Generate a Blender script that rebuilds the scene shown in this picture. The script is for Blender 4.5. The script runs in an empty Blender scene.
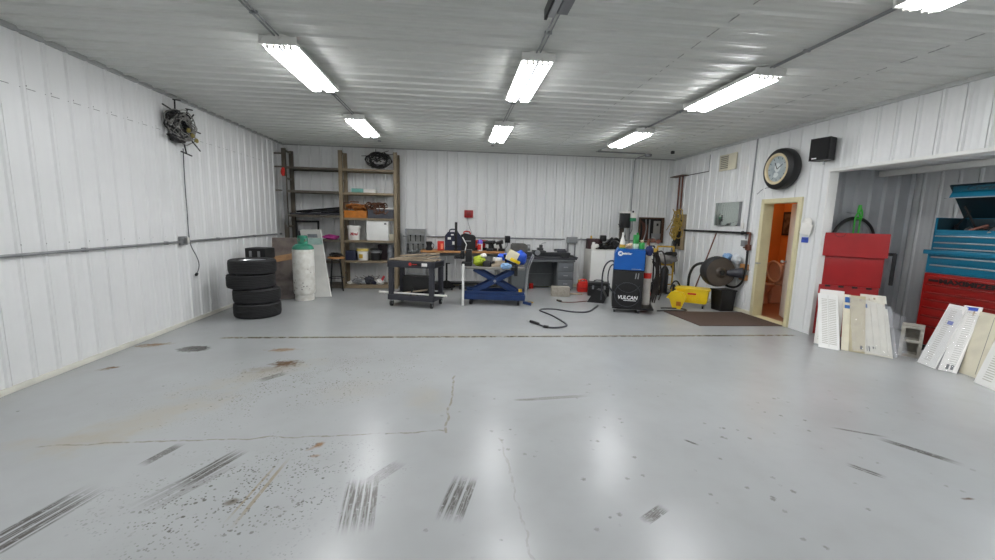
import bpy, bmesh, math, random
from mathutils import Vector, Matrix, noise
random.seed(7)
C = bpy.context.scene
COL = C.collection
PI = math.pi

# ------------------------------------------------------------------ helpers
def lin(c):
    return c / 12.92 if c <= 0.04045 else ((c + 0.055) / 1.055) ** 2.4

def S(h):
    h = h.lstrip('#')
    return tuple(lin(int(h[i:i + 2], 16) / 255) for i in (0, 2, 4)) + (1,)

def mat(name, col, rough=.5, metal=0, var=0, scale=8, bump=0, coat=0, emit=None, strength=0, alpha=1, trans=0, col2=None):
    m = bpy.data.materials.new(name)
    m.use_nodes = True
    nt = m.node_tree
    b = nt.nodes['Principled BSDF']
    c = S(col) if isinstance(col, str) else col
    b.inputs['Base Color'].default_value = c
    b.inputs['Roughness'].default_value = rough
    b.inputs['Metallic'].default_value = metal
    b.inputs['Coat Weight'].default_value = coat
    b.inputs['Alpha'].default_value = alpha
    b.inputs['Transmission Weight'].default_value = trans
    if emit:
        b.inputs['Emission Color'].default_value = S(emit)
        b.inputs['Emission Strength'].default_value = strength
    if var or bump or col2:
        tc = nt.nodes.new('ShaderNodeTexCoord')
        nz = nt.nodes.new('ShaderNodeTexNoise')
        nz.inputs['Scale'].default_value = scale
        nz.inputs['Detail'].default_value = 6
        nt.links.new(tc.outputs['Object'], nz.inputs['Vector'])
        if var or col2:
            mx = nt.nodes.new('ShaderNodeMix')
            mx.data_type = 'RGBA'
            d = S(col2) if col2 else tuple(x * (1 - var) for x in c[:3]) + (1,)
            mx.inputs[6].default_value = c
            mx.inputs[7].default_value = d
            mr = nt.nodes.new('ShaderNodeMapRange')
            mr.inputs[1].default_value = .42
            mr.inputs[2].default_value = .66
            nt.links.new(nz.outputs['Fac'], mr.inputs[0])
            nt.links.new(mr.outputs[0], mx.inputs[0])
            nt.links.new(mx.outputs[2], b.inputs['Base Color'])
        if bump:
            bp = nt.nodes.new('ShaderNodeBump')
            bp.inputs['Strength'].default_value = bump
            bp.inputs['Distance'].default_value = .01
            nt.links.new(nz.outputs['Fac'], bp.inputs['Height'])
            nt.links.new(bp.outputs[0], b.inputs['Normal'])
    return m

class MB:
    def __init__(s):
        s.bm = bmesh.new()
        s.m = Matrix.Identity(4)
        s.mi = 0
    def at(s, loc=(0, 0, 0), rot=(0, 0, 0)):
        from mathutils import Euler
        s.m = Matrix.Translation(loc) @ Euler(rot).to_matrix().to_4x4()
        return s
    def _fin(s, vs):
        for v in vs:
            v.co = s.m @ v.co
        for f in {f for v in vs for f in v.link_faces}:
            f.material_index = s.mi
    def box(s, c, d, bev=0, rot=None, taper=None):
        r = bmesh.ops.create_cube(s.bm, size=1)['verts']
        for v in r:
            k = 1
            if taper and v.co.z > 0: k = taper
            v.co = Vector((v.co.x * d[0] * k, v.co.y * d[1] * k, v.co.z * d[2]))
        if bev:
            es = list({e for v in r for e in v.link_edges})
            q = bmesh.ops.bevel(s.bm, geom=es, offset=bev, segments=2, affect='EDGES', profile=.6)
            r = list({v for f in q['faces'] for v in f.verts})
            st = list(r); seen = set(st)
            while st:
                v = st.pop()
                for e in v.link_edges:
                    o = e.other_vert(v)
                    if o not in seen: seen.add(o); st.append(o)
            r = list(seen)
        if rot is not None:
            from mathutils import Euler
            R = Euler(rot).to_matrix()
            for v in r: v.co = R @ v.co
        for v in r: v.co += Vector(c)
        s._fin(r)
        return s
    def bb(s, x0, x1, y0, y1, z0, z1, bev=0):
        return s.box(((x0 + x1) / 2, (y0 + y1) / 2, (z0 + z1) / 2), (abs(x1 - x0), abs(y1 - y0), abs(z1 - z0)), bev)
    def lathe(s, prof, n=32, c=(0, 0, 0), axis='z'):
        rings = []
        allv = []
        for (r, z) in prof:
            ring = []
            if r < 1e-6:
                v = s.bm.verts.new((0, 0, z)); ring = [v] * n; allv.append(v)
            else:
                for i in range(n):
                    a = 2 * PI * i / n
                    v = s.bm.verts.new((r * math.cos(a), r * math.sin(a), z)); ring.append(v); allv.append(v)
            rings.append(ring)
        for a, b in zip(rings, rings[1:]):
            for i in range(n):
                j = (i + 1) % n
                vs = []
                for v in (a[i], a[j], b[j], b[i]):
                    if v not in vs: vs.append(v)
                if len(vs) > 2:
                    try: s.bm.faces.new(vs)
                    except ValueError: pass
        for v in allv:
            x, y, z = v.co
            if axis == 'x': v.co = Vector((z, x, y))
            elif axis == 'y': v.co = Vector((x, z, y))
            v.co += Vector(c)
        s._fin(allv)
        return s
    def cyl(s, p0, p1, r0, r1=None, n=20):
        r1 = r0 if r1 is None else r1
        p0 = Vector(p0); p1 = Vector(p1); d = p1 - p0
        q = d.to_track_quat('Z', 'Y').to_matrix()
        vs0 = []; vs1 = []
        for i in range(n):
            a = 2 * PI * i / n
            k = Vector((math.cos(a), math.sin(a), 0))
            vs0.append(s.bm.verts.new(p0 + q @ (k * r0)))
            vs1.append(s.bm.verts.new(p1 + q @ (k * r1)))
        for i in range(n):
            j = (i + 1) % n
            s.bm.faces.new((vs0[i], vs0[j], vs1[j], vs1[i]))
        s.bm.faces.new(vs0[::-1]); s.bm.faces.new(vs1)
        s._fin(vs0 + vs1)
        return s
    def tube(s, pts, r, n=8, closed=False, smooth=0):
        pts = [Vector(p) for p in pts]
        for _ in range(smooth):
            q = []
            L = len(pts)
            rng = range(L if closed else L - 1)
            if not closed: q.append(pts[0])
            for i in rng:
                a, b = pts[i], pts[(i + 1) % L]
                q += [a * .75 + b * .25, a * .25 + b * .75]
            if not closed: q.append(pts[-1])
            pts = q
        L = len(pts)
        rings = []
        up = Vector((0, 0, 1)); prev = None
        for i, p in enumerate(pts):
            if closed: t = pts[(i + 1) % L] - pts[i - 1]
            else: t = pts[min(i + 1, L - 1)] - pts[max(i - 1, 0)]
            if t.length < 1e-9: t = Vector((0, 0, 1))
            t.normalize()
            if prev is None:
                a = up if abs(t.dot(up)) < .9 else Vector((1, 0, 0))
                u = t.cross(a).normalized()
            else:
                u = prev - t * prev.dot(t)
                u = u.normalized() if u.length > 1e-6 else t.orthogonal().normalized()
            prev = u
            w = t.cross(u)
            rings.append([s.bm.verts.new(p + (u * math.cos(2 * PI * k / n) + w * math.sin(2 * PI * k / n)) * r) for k in range(n)])
        for i in range(L if closed else L - 1):
            a, b = rings[i], rings[(i + 1) % L]
            for k in range(n):
                s.bm.faces.new((a[k], a[(k + 1) % n], b[(k + 1) % n], b[k]))
        if not closed:
            s.bm.faces.new(rings[0][::-1]); s.bm.faces.new(rings[-1])
        s._fin([v for q in rings for v in q])
        return s
    def prism(s, poly, y0, y1, axis='y'):
        # poly in (x,z) extruded along y; axis 'x': poly in (y,z) extruded along x; axis 'z': poly in (x,y) extruded along z
        def P(a, b, t):
            return {'y': (a, t, b), 'x': (t, a, b), 'z': (a, b, t)}[axis]
        v0 = [s.bm.verts.new(P(a, b, y0)) for a, b in poly]
        v1 = [s.bm.verts.new(P(a, b, y1)) for a, b in poly]
        n = len(poly)
        for i in range(n):
            s.bm.faces.new((v0[i], v0[(i + 1) % n], v1[(i + 1) % n], v1[i]))
        s.bm.faces.new(v0[::-1]); s.bm.faces.new(v1)
        s._fin(v0 + v1)
        return s
    def blob(s, c, d, seed=0, amp=.25, f=2.2, sub=3):
        r = bmesh.ops.create_icosphere(s.bm, subdivisions=sub, radius=1)['verts']
        for v in r:
            k = 1 + amp * noise.noise(v.co * f + Vector((seed * 7.3, seed * 3.1, seed)))
            k += amp * .4 * noise.noise(v.co * f * 2.7 + Vector((seed, 5, 2)))
            v.co = Vector((v.co.x * d[0] * k, v.co.y * d[1] * k, max(-1, v.co.z * k) * d[2])) + Vector(c)
        s._fin(r)
        return s
    def build(s, name, m, parent=None, ang=38):
        bmesh.ops.recalc_face_normals(s.bm, faces=s.bm.faces)
        me = bpy.data.meshes.new(name)
        s.bm.to_mesh(me); s.bm.free()
        for x in (m if isinstance(m, (list, tuple)) else [m]): me.materials.append(x)
        me.polygons.foreach_set('use_smooth', [True] * len(me.polygons))
        me.set_sharp_from_angle(angle=math.radians(ang))
        o = bpy.data.objects.new(name, me)
        COL.objects.link(o)
        if parent: o.parent = parent
        return o

def tag(o, label, cat, group=None, loc=None, rz=0):
    o['label'] = label; o['category'] = cat
    if group: o['group'] = group
    if loc is not None:
        o.location = loc; o.rotation_euler = (0, 0, rz)
    return o

def thing(name, label, cat, loc=(0, 0, 0), rz=0, group=None):
    o = bpy.data.objects.new(name, None)
    COL.objects.link(o)
    o.empty_display_size = .05
    return tag(o, label, cat, group, loc, rz)

def struct(o):
    o['kind'] = 'structure'
    return o

def text(s, size, m, parent, loc, rot, name='lettering', ext=.0015, off=.0, sx=1, font_shear=0):
    cu = bpy.data.curves.new('t', 'FONT')
    cu.body = s; cu.size = size; cu.extrude = ext; cu.offset = off; cu.align_x = 'CENTER'; cu.align_y = 'CENTER'; cu.shear = font_shear
    t = bpy.data.objects.new('t', cu); COL.objects.link(t)
    bpy.context.view_layer.update()
    me = bpy.data.meshes.new_from_object(t.evaluated_get(bpy.context.evaluated_depsgraph_get()))
    bpy.data.objects.remove(t)
    me.name = name
    me.materials.clear(); me.materials.append(m)
    o = bpy.data.objects.new(name, me); COL.objects.link(o)
    o.parent = parent; o.location = loc; o.rotation_euler = rot; o.scale = (sx, 1, 1)
    return o

def dup(root, loc, rz=None, label=None):
    r = root.copy(); COL.objects.link(r); r.location = loc
    if rz is not None: r.rotation_euler = (0, 0, rz)
    if label: r['label'] = label
    for ch in list(root.children):
        c = ch.copy(); COL.objects.link(c); c.parent = r
        for g in ch.children:
            d = g.copy(); COL.objects.link(d); d.parent = c
    return r

# ------------------------------------------------------------------ camera
H = 1.55
R2 = Vector((0.994928834617237, -0.0977824147030646, 0.023562967173606796))
D2 = Vector((0.009338983751894021, -0.143447221515091, -0.9896139035109008))
FW = Vector((0.10014687928072664, 0.9848154619086961, -0.14180658854892857))
cam = bpy.data.cameras.new('camera'); co = bpy.data.objects.new('camera', cam); COL.objects.link(co)
m = Matrix.Identity(4)
for i in range(3):
    m[i][0] = R2[i]; m[i][1] = -D2[i]; m[i][2] = -FW[i]
m[2][3] = H
co.matrix_world = m
cam.sensor_width = 36; cam.sensor_fit = 'HORIZONTAL'; cam.lens = 36 * 416.39 / 995; cam.clip_start = .05
C.camera = co

# ------------------------------------------------------------------ materials
M = {}
M['wall'] = mat('white_wall_metal', '#e6e7e6', .32, 0, .05, 1.2)
M['ceil'] = mat('white_ceiling_metal', '#cccec9', .34, 0, .06, 1.0)
M['galv'] = mat('galvanised_metal', '#aeb1b3', .36, .3, .1, 3)
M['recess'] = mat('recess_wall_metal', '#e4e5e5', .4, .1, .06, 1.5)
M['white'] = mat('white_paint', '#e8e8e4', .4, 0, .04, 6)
M['white_pl'] = mat('white_plastic', '#eceae4', .4, 0, .08, 5)
M['cream'] = mat('cream_plastic', '#d9d3bd', .45, 0, .12, 6)
M['cream_paint'] = mat('cream_door_paint', '#d8cfa8', .45, 0, .08, 4)
M['black'] = mat('black_plastic', '#141415', .45, 0, .2, 10)
M['black_m'] = mat('black_metal', '#1b1b1c', .4, .3, .2, 10)
M['rubber'] = mat('tire_rubber', '#232324', .7, 0, .2, 14, .15)
M['dgrey'] = mat('dark_grey_plastic', '#37383f', .5, 0, .12, 8)
M['grey_m'] = mat('grey_metal', '#909293', .42, .35, .15, 8)
M['steel'] = mat('bare_steel', '#b4b6b8', .28, .9, .1, 8)
M['desk'] = mat('grey_green_desk_paint', '#65696a', .45, .2, .12, 5)
M['tan_m'] = mat('tan_shelf_metal', '#8a7b63', .5, .15, .22, 5)
M['dtan_m'] = mat('tan_shelf_metal_darker', '#625b50', .5, .2, .2, 5)  # darker copy of the tan shelf metal, for the left bay
M['wood'] = mat('orange_wood', '#b3804e', .5, 0, .25, 6)
M['pale_wood'] = mat('weathered_wood', '#b0a08a', .65, 0, .3, 7)
M['brown_wood'] = mat('brown_wood', '#5d4230', .6, 0, .3, 7)
M['red'] = mat('red_paint', '#9c1a1d', .3, 0, .12, 4)
M['red_b'] = mat('bright_red_plastic', '#cf2a20', .4, 0, .1, 8)
M['dred'] = mat('red_chest_paint', '#94140f', .28, .1, .12, 4)
M['teal'] = mat('teal_chest_paint', '#0e6c8a', .28, .1, .1, 4)
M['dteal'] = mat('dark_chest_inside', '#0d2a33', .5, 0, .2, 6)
M['blue'] = mat('blue_paint', '#0f5aac', .35, 0, .08, 5)
M['navy'] = mat('dark_blue_metal', '#1b3768', .42, .15, .18, 6)
M['navy_pl'] = mat('navy_plastic', '#1b2038', .5, 0, .15, 8)
M['green'] = mat('cylinder_green_paint', '#2f7f66', .45, 0, .22, 9)
M['bgreen'] = mat('bright_green_paint', '#2f9447', .4, 0, .1, 9)
M['yellow'] = mat('yellow_plastic', '#f0cd18', .42, 0, .1, 7)
M['oyellow'] = mat('ochre_paint', '#c9a233', .5, 0, .2, 9)
M['orange'] = mat('orange_plastic', '#c9791f', .5, 0, .3, 9)
M['rust'] = mat('rusty_rope', '#5b3a26', .7, 0, .3, 14)
M['concrete'] = mat('concrete_block_grey', '#a29e94', .85, 0, .2, 18, .5)
M['mat'] = mat('brown_mat_fibre', '#57453b', .95, 0, .25, 120, .6)
M['orange_wall'] = mat('orange_wall_paint', '#d6843f', .5, 0, .06, 4)
M['porcelain'] = mat('porcelain', '#d9c2b2', .2, 0, 0, 4)
M['bath_floor'] = mat('bathroom_floor_vinyl', '#9a6a4a', .35, 0, .15, 6)
M['pink'] = mat('magenta_bag', '#b13f8a', .6, 0, .2, 9)
M['skyblue'] = mat('light_blue_cloth', '#8fb4dc', .75, 0, .2, 8)
M['bag_blue'] = mat('blue_bag', '#1f54c8', .45, 0, .2, 6)
M['lime'] = mat('hi_vis_cloth', '#a3b52a', .7, 0, .2, 8)
M['copper'] = mat('red_brown_pipe', '#6f4537', .5, .3, .15, 9)
M['white_text'] = mat('white_lettering', '#f4f4f4', .5)
M['black_text'] = mat('black_lettering', '#0c0a0a', .4)
M['red_text'] = mat('red_lettering', '#b5323a', .5)
M['blue_sign'] = mat('blue_sign_print', '#3d57b5', .4, 0, .1, 30)
M['purple'] = mat('purple_print', '#6a55c0', .45)
M['glass_grey'] = mat('sheet_grey', '#b3b3ad', .25, 0, .12, 4)
M['sheet_brown'] = mat('stained_panel_brown', '#6d625b', .45, 0, 0, 5, col2='#443b37')
M['tube'] = mat('lit_tube', '#ffffff', .4, emit='#fbfcff', strength=30)
M['warm'] = mat('warm_globe', '#ffffff', .4, emit='#ffd6a8', strength=34)

def film_mat():
    m = bpy.data.materials.new('clear_film')
    m.use_nodes = True
    nt = m.node_tree; b = nt.nodes['Principled BSDF']
    b.inputs['Base Color'].default_value = (.8, .82, .85, 1)
    b.inputs['Roughness'].default_value = .12
    b.inputs['Alpha'].default_value = .24
    tc = nt.nodes.new('ShaderNodeTexCoord'); nz = nt.nodes.new('ShaderNodeTexNoise'); nz.inputs['Scale'].default_value = 9
    nz.inputs['Distortion'].default_value = 1.5
    bp = nt.nodes.new('ShaderNodeBump'); bp.inputs['Strength'].default_value = .9; bp.inputs['Distance'].default_value = .03
    nt.links.new(tc.outputs['Object'], nz.inputs['Vector']); nt.links.new(nz.outputs['Fac'], bp.inputs['Height']); nt.links.new(bp.outputs[0], b.inputs['Normal'])
    return m
M['film'] = film_mat()

def mirror_mat():
    return mat('mirror_glass', '#c9d2cc', .06, .9)
M['mirror'] = mirror_mat()

# ------------------------------------------------------------------ floor material
def floor_mat():
    m = bpy.data.materials.new('grey_epoxy_floor'); m.use_nodes = True
    nt = m.node_tree; N = nt.nodes; L = nt.links
    b = N['Principled BSDF']
    tc = N.new('ShaderNodeTexCoord')
    V = tc.outputs['Object']
    def math_(op, a, b2=None, clamp=False):
        n = N.new('ShaderNodeMath'); n.operation = op; n.use_clamp = clamp
        for i, x in enumerate((a, b2)):
            if x is None: continue
            if isinstance(x, (int, float)): n.inputs[i].default_value = x
            else: L.new(x, n.inputs[i])
        return n.outputs[0]
    def noise_(scale, detail=5, vec=None, dist=0):
        n = N.new('ShaderNodeTexNoise'); n.inputs['Scale'].default_value = scale; n.inputs['Detail'].default_value = detail
        n.inputs['Distortion'].default_value = dist
        L.new(vec or V, n.inputs['Vector']); return n.outputs['Fac']
    def ramp(x, a, b2, lo=0, hi=1, smooth=True):
        n = N.new('ShaderNodeMapRange'); n.interpolation_type = 'SMOOTHSTEP' if smooth else 'LINEAR'
        L.new(x, n.inputs[0])
        for i, v in enumerate((a, b2, lo, hi)): n.inputs[i + 1].default_value = v
        return n.outputs[0]
    def local(x, y, ang, hl, hw, warp=0):
        n = N.new('ShaderNodeMapping'); n.vector_type = 'TEXTURE'
        n.inputs['Location'].default_value = (x, y, 0); n.inputs['Rotation'].default_value = (0, 0, ang); n.inputs['Scale'].default_value = (hl, hw, 1)
        L.new(V, n.inputs['Vector'])
        s = N.new('ShaderNodeSeparateXYZ'); L.new(n.outputs[0], s.inputs[0])
        return s.outputs[0], s.outputs[1], n.outputs[0]
    def boxmask(u, v, eu=.6, ev=.75):
        return math_('MULTIPLY', ramp(math_('ABSOLUTE', u), eu, 1, 1, 0), ramp(math_('ABSOLUTE', v), ev, 1, 1, 0))
    def ell(x, y, ang, hl, hw, nz, lo=.25, hi=1.0):
        u, v, _ = local(x, y, ang, hl, hw)
        r = math_('SQRT', math_('ADD', math_('MULTIPLY', u, u), math_('MULTIPLY', v, v)))
        r = math_('ADD', r, math_('MULTIPLY', math_('SUBTRACT', nz, .5), 1.6))
        return ramp(r, lo, hi, 1, 0)
    cur = None
    def mixc(a, fac, col):
        n = N.new('ShaderNodeMix'); n.data_type = 'RGBA'
        L.new(fac, n.inputs[0])
        if isinstance(a, tuple): n.inputs[6].default_value = a
        else: L.new(a, n.inputs[6])
        n.inputs[7].default_value = col
        return n.outputs[2]
    n1 = noise_(.55, 6); n2 = noise_(6, 8); n3 = noise_(40, 4); nf = noise_(90, 3); nm = noise_(16, 6, dist=.4)
    c = mixc(S('#a6a8a8'), ramp(n1, .35, .7), S('#9fa1a1'))
    c = mixc(c, math_('MULTIPLY', ramp(n2, .4, .8), .16), S('#93948f'))
    c = mixc(c, math_('MULTIPLY', ramp(noise_(1.6, 8), .35, .75), .3), S('#b0b2b4'))
    # yellow dust patches
    for (x, y, a, hl, hw, k) in ((-2.3, 3.2, .9, .75, .28, .5), (-1.9, 4.1, .7, .8, .2, .4), (-.25, 3.5, 0, .22, .35, .3), (-.9, 3.7, .3, .4, .3, .2), (-2.6, 2.9, .1, .5, .15, .35), (.3, 5.5, 0, 2.4, .12, .3)):
        c = mixc(c, math_('MULTIPLY', ell(x, y, a, hl, hw, n2, .1, 1.1), k * .7), S('#a5987a'))
    # rust stains
    for (x, y, a, hl, hw, k, col) in ((-1.77, 4.42, .2, .2, .15, .95, '#5d4326'), (-1.9, 4.25, .2, .3, .12, .35, '#7d6a50'), (-3.55, 5.12, .3, .24, .1, .95, '#7a5a32'), (-3.42, 4.35, .6, .12, .06, .95, '#6e5232'),
                                     (-.93, 2.76, 1.0, .09, .035, .95, '#8a6a4c'), (-2.0, 4.9, .1, .24, .09, .8, '#8d6f52'), (-.9, 2.63, 0, .05, .02, .6, '#8a6a4c'), (-1.2, 2.2, 0, .06, .04, .7, '#5c4f3c'), (3.0, 1.95, 0, .05, .015, .8, '#5d4a3a')):
        c = mixc(c, math_('MULTIPLY', ell(x, y, a, hl, hw, nm, .2, .95), k), S(col))
    # dark oily ring
    u, v, _ = local(-3.0, 4.96, 0, .19, .13)
    r = math_('ADD', math_('SQRT', math_('ADD', math_('MULTIPLY', u, u), math_('MULTIPLY', v, v))), math_('MULTIPLY', math_('SUBTRACT', nm, .5), .9))
    c = mixc(c, math_('MULTIPLY', ramp(r, .6, 1.05, 1, 0), .95), S('#2f2a24'))
    c = mixc(c, math_('MULTIPLY', ramp(r, .15, .4, 1, 0), .3), S('#93948f'))
    # splatter specks where the cars stood
    def specks(scale, t0, gate, area, k, col):
        nonlocal c
        vo = N.new('ShaderNodeTexVoronoi'); vo.inputs['Scale'].default_value = scale; vo.inputs['Randomness'].default_value = 1; L.new(V, vo.inputs['Vector'])
        sp = ramp(math_('ADD', vo.outputs['Distance'], math_('MULTIPLY', nf, .3)), t0, t0 + .1, 1, 0)
        c = mixc(c, math_('MULTIPLY', math_('MULTIPLY', sp, gate), math_('MULTIPLY', area, k)), S(col))
    area = ell(-1.15, 2.3, .2, .85, .6, n2, .2, 1.1)
    area2 = ell(-1.4, 4.0, .5, 1.5, 1.0, n2, .2, 1.1)
    specks(24, .33, ramp(noise_(9, 3), .47, .56), area, .75, '#443f35')
    specks(50, .36, ramp(noise_(7, 3), .42, .52), area, .75, '#443f35')
    specks(30, .31, ramp(noise_(5, 3), .48, .56), area2, .8, '#5a5240')
    specks(60, .32, ramp(noise_(3, 3), .48, .58), area2, .8, '#5f5540')
    specks(9, .22, ramp(noise_(2, 3), .48, .54), ell(1.8, 2.6, 0, 2.6, 1.6, n2, .3, 1.1), .6, '#66645e')
    vo2 = N.new('ShaderNodeTexVoronoi'); vo2.inputs['Scale'].default_value = 3.2; L.new(V, vo2.inputs['Vector'])
    c = mixc(c, math_('MULTIPLY', ramp(math_('ADD', vo2.outputs['Distance'], math_('MULTIPLY', nf, .05)), .045, .07, 1, 0), .55), S('#5c5b57'))
    # tyre scuffs
    def scuff(x, y, ang, hl, hw, bands, k, col='#45413b', seed=0.0):
        nonlocal c
        u, v, loc = local(x, y, ang, hl, hw)
        msk = boxmask(u, v, .35, .8)
        mp = N.new('ShaderNodeMapping'); mp.inputs['Scale'].default_value = (1.2, 7, 1); mp.inputs['Location'].default_value = (seed, seed * 2, 0); L.new(loc, mp.inputs['Vector'])
        st = ramp(noise_(1.6, 6, mp.outputs[0]), .34, .54)
        st = math_('MAXIMUM', st, .5)
        if bands:
            sn = math_('SINE', math_('MULTIPLY', v, bands))
            st = math_('MULTIPLY', st, ramp(sn, -.95, -.5))
        st = math_('MULTIPLY', st, ramp(n3, .22, .46))
        c = mixc(c, math_('MULTIPLY', math_('MULTIPLY', msk, st), k), S(col))
    scuff(-2.09, 2.06, 1.32, .36, .095, 11, .95)
    scuff(-1.88, 2.71, 1.25, .15, .035, 0, .8, seed=3)
    scuff(-1.48, 2.53, 1.15, .24, .06, 9, .85, seed=5)
    scuff(-.51, 2.15, 1.68, .26, .1, 15, .9, seed=7)
    scuff(-.42, 2.42, .9, .16, .05, 0, .45, seed=8)
    scuff(-1.52, 2.38, 1.05, .3, .1, 9, .3, seed=6)
    scuff(.03, 2.16, 1.3, .22, .085, 9, .85, seed=9)
    scuff(1.08, 1.95, .55, .11, .035, 0, .9, seed=11)
    scuff(2.66, 2.25, -.95, .11, .03, 6, .8, seed=13)
    scuff(3.28, 2.45, -1.0, .24, .035, 0, .85, seed=15)
    scuff(3.1, 2.72, -.5, .2, .015, 0, .7, seed=17)
    scuff(1.7, 2.65, -.9, .06, .012, 0, .9, seed=19)
    scuff(-1.08, 2.3, 1.5, .35, .012, 0, .8, '#8f8064', seed=21)
    scuff(-1.13, 2.3, 1.48, .3, .008, 0, .7, '#8f8064', seed=22)
    scuff(.9, 3.45, .1, .35, .03, 0, .5, '#6b675d', seed=23)
    scuff(.62, 3.42, 0, .12, .02, 0, .6, '#6b675d', seed=24)
    scuff(-1.75, 4.05, .9, .16, .05, 0, .6, seed=25)
    # cracks and the joint
    def line(x, y, ang, hl, hw, wob, k, col, dots=0):
        nonlocal c
        u, v, loc = local(x, y, ang, hl, 1)
        v2 = math_('ADD', v, math_('MULTIPLY', math_('SUBTRACT', n2, .5), wob))
        msk = math_('MULTIPLY', ramp(math_('ABSOLUTE', u), .97, 1, 1, 0), ramp(math_('ABSOLUTE', v2), hw * .5, hw, 1, 0))
        msk = math_('MULTIPLY', msk, ramp(nm, .35, .55, .15, 1))
        c = mixc(c, math_('MULTIPLY', msk, k), S(col))
    line(.98, 5.415, 0, 3.95, .05, .012, .85, '#857a62')
    line(.98, 5.41, 0, 3.95, .02, .0, .95, '#4a443b')
    line(-1.4, 2.88, .02, 1.35, .010, .08, .6, '#766a58')
    line(-.03, 3.45, 1.52, .58, .011, .08, .6, '#7d705a')
    line(.35, 2.2, 1.6, .6, .008, .1, .35, '#85817a')
    L.new(c, b.inputs['Base Color'])
    b.inputs['Roughness'].default_value = .27
    b.inputs['Coat Weight'].default_value = .0
    b.inputs['Coat Roughness'].default_value = .2
    return m
M['floor'] = floor_mat()

# ------------------------------------------------------------------ room shell
XL, XR, YB, ZC, YF = -3.77, 5.17, 9.75, 3.09, -4.8
PITCH = .2286
def prof(u0, u1, phase, h=.016, base=.05, top=.022, minor=True):
    """panel profile: list of (u, d) with ribs of height h standing proud"""
    pts = [(u0, 0)]
    k = math.ceil((u0 + base / 2 - phase) / PITCH)
    u = phase + k * PITCH
    while u + base / 2 < u1:
        pts += [(u - base / 2, 0), (u - top / 2, h), (u + top / 2, h), (u + base / 2, 0), (u + base / 2 + .001, -.012), (u + base / 2 + .008, -.012), (u + base / 2 + .009, 0)]
        if minor:
            for q in (.34, .66):
                w = u + PITCH * q
                if w + .012 < u1: pts += [(w - .012, 0), (w - .005, h * .12), (w + .005, h * .12), (w + .012, 0)]
        u += PITCH
    pts.append((u1, 0))
    return pts

def sheet(mb, P, back, f, a0, a1):
    """solid ribbed panel. f(u, d, t) -> point; t runs a0..a1"""
    poly = P + [(P[-1][0], -back), (P[0][0], -back)]
    v0 = [mb.bm.verts.new(f(u, d, a0)) for u, d in poly]
    v1 = [mb.bm.verts.new(f(u, d, a1)) for u, d in poly]
    n = len(poly)
    for i in range(n):
        mb.bm.faces.new((v0[i], v0[(i + 1) % n], v1[(i + 1) % n], v1[i]))
    mb.bm.faces.new(v0[::-1]); mb.bm.faces.new(v1)

struct(MB().bb(-3.95, 8.3, -5, 10, -.12, 0).build('floor', M['floor']))
b = MB(); sheet(b, prof(YF, YB, 3.30, .018), .1, lambda u, d, t: (t, u, ZC - d), XL - .1, XR + .12); struct(b.build('ceiling', M['ceil'], ang=20))
b = MB(); sheet(b, prof(YF, YB + .1, 3.99), .1, lambda u, d, t: (XL + d, u, t), 0, ZC); struct(b.build('wall_left', M['wall'], ang=20))
b = MB(); sheet(b, prof(XL, XR + .1, -.683), .1, lambda u, d, t: (u, YB - d, t), 0, ZC); struct(b.build('wall_back', M['wall'], ang=20))
b = MB(); b.bb(XL - .1, 7.1, YF - .1, YF, 0, ZC); struct(b.build('wall_front', M['wall']))
DY0, DY1, DZ = 5.93, 6.62, 1.93
b = MB()
fR = lambda u, d, t: (XR - d, u, t)
sheet(b, prof(6.66, YB, 3.955), .12, fR, 0, ZC)
sheet(b, prof(5.47, 5.89, 3.955, .005), .12, fR, 0, ZC)
sheet(b, prof(5.89, 6.66, 3.955, .005), .12, fR, DZ + .04, ZC)
sheet(b, prof(YF, 5.47, 3.955), .14, fR, 2.35, ZC)
struct(b.build('wall_right', M['wall'], ang=20))
# recess (garage bay) on the far side of the header
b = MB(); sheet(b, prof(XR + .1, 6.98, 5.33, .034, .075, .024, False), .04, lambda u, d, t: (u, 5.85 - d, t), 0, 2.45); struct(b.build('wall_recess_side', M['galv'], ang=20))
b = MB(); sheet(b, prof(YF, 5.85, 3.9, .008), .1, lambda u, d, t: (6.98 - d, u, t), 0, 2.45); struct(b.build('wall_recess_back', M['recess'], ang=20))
b = MB(); sheet(b, prof(YF, 5.9, 3.9, .012), .08, lambda u, d, t: (t, u, 2.43 - d), XR + .14, 7.08); struct(b.build('ceiling_recess', M['recess'], ang=20))
struct(MB().bb(6.3, 6.38, YF, 5.82, 2.33, 2.41, .006).build('trim_1', M['white']))
struct(MB().bb(XR - .022, XR + .16, YF, 5.47, 2.325, 2.365, .004).build('trim_2', M['white']))
struct(MB().bb(XR - .012, XR + .13, 5.455, 5.475, 0, 2.35, .003).build('trim_3', M['white']))
# trims at ceiling and floor
struct(MB().bb(XL, XL + .04, YF, YB, ZC - .04, ZC - .0).build('trim_4', mat('grey_trim', '#a3a5a3', .5)))
struct(MB().bb(XR - .04, XR, YF, YB, ZC - .045, ZC).build('trim_5', mat('white_trim', '#b9bbb9', .5)))
struct(MB().bb(XL, XR, YB - .035, YB, ZC - .03, ZC).build('trim_6', mat('grey_trim_b', '#8f918f', .5)))
struct(MB().bb(XL, XL + .03, YF, YB, 0, .05, .003).build('baseboard_left', mat('yellowed_trim', '#dddbcf', .5, 0, .2, 3)))
struct(MB().bb(XL, XR, YB - .03, YB, 0, .07, .003).build('baseboard_back', M['cream']))
struct(MB().bb(XR - .03, XR, 6.7, YB, 0, .07, .003).build('baseboard_right', M['cream']))
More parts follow.
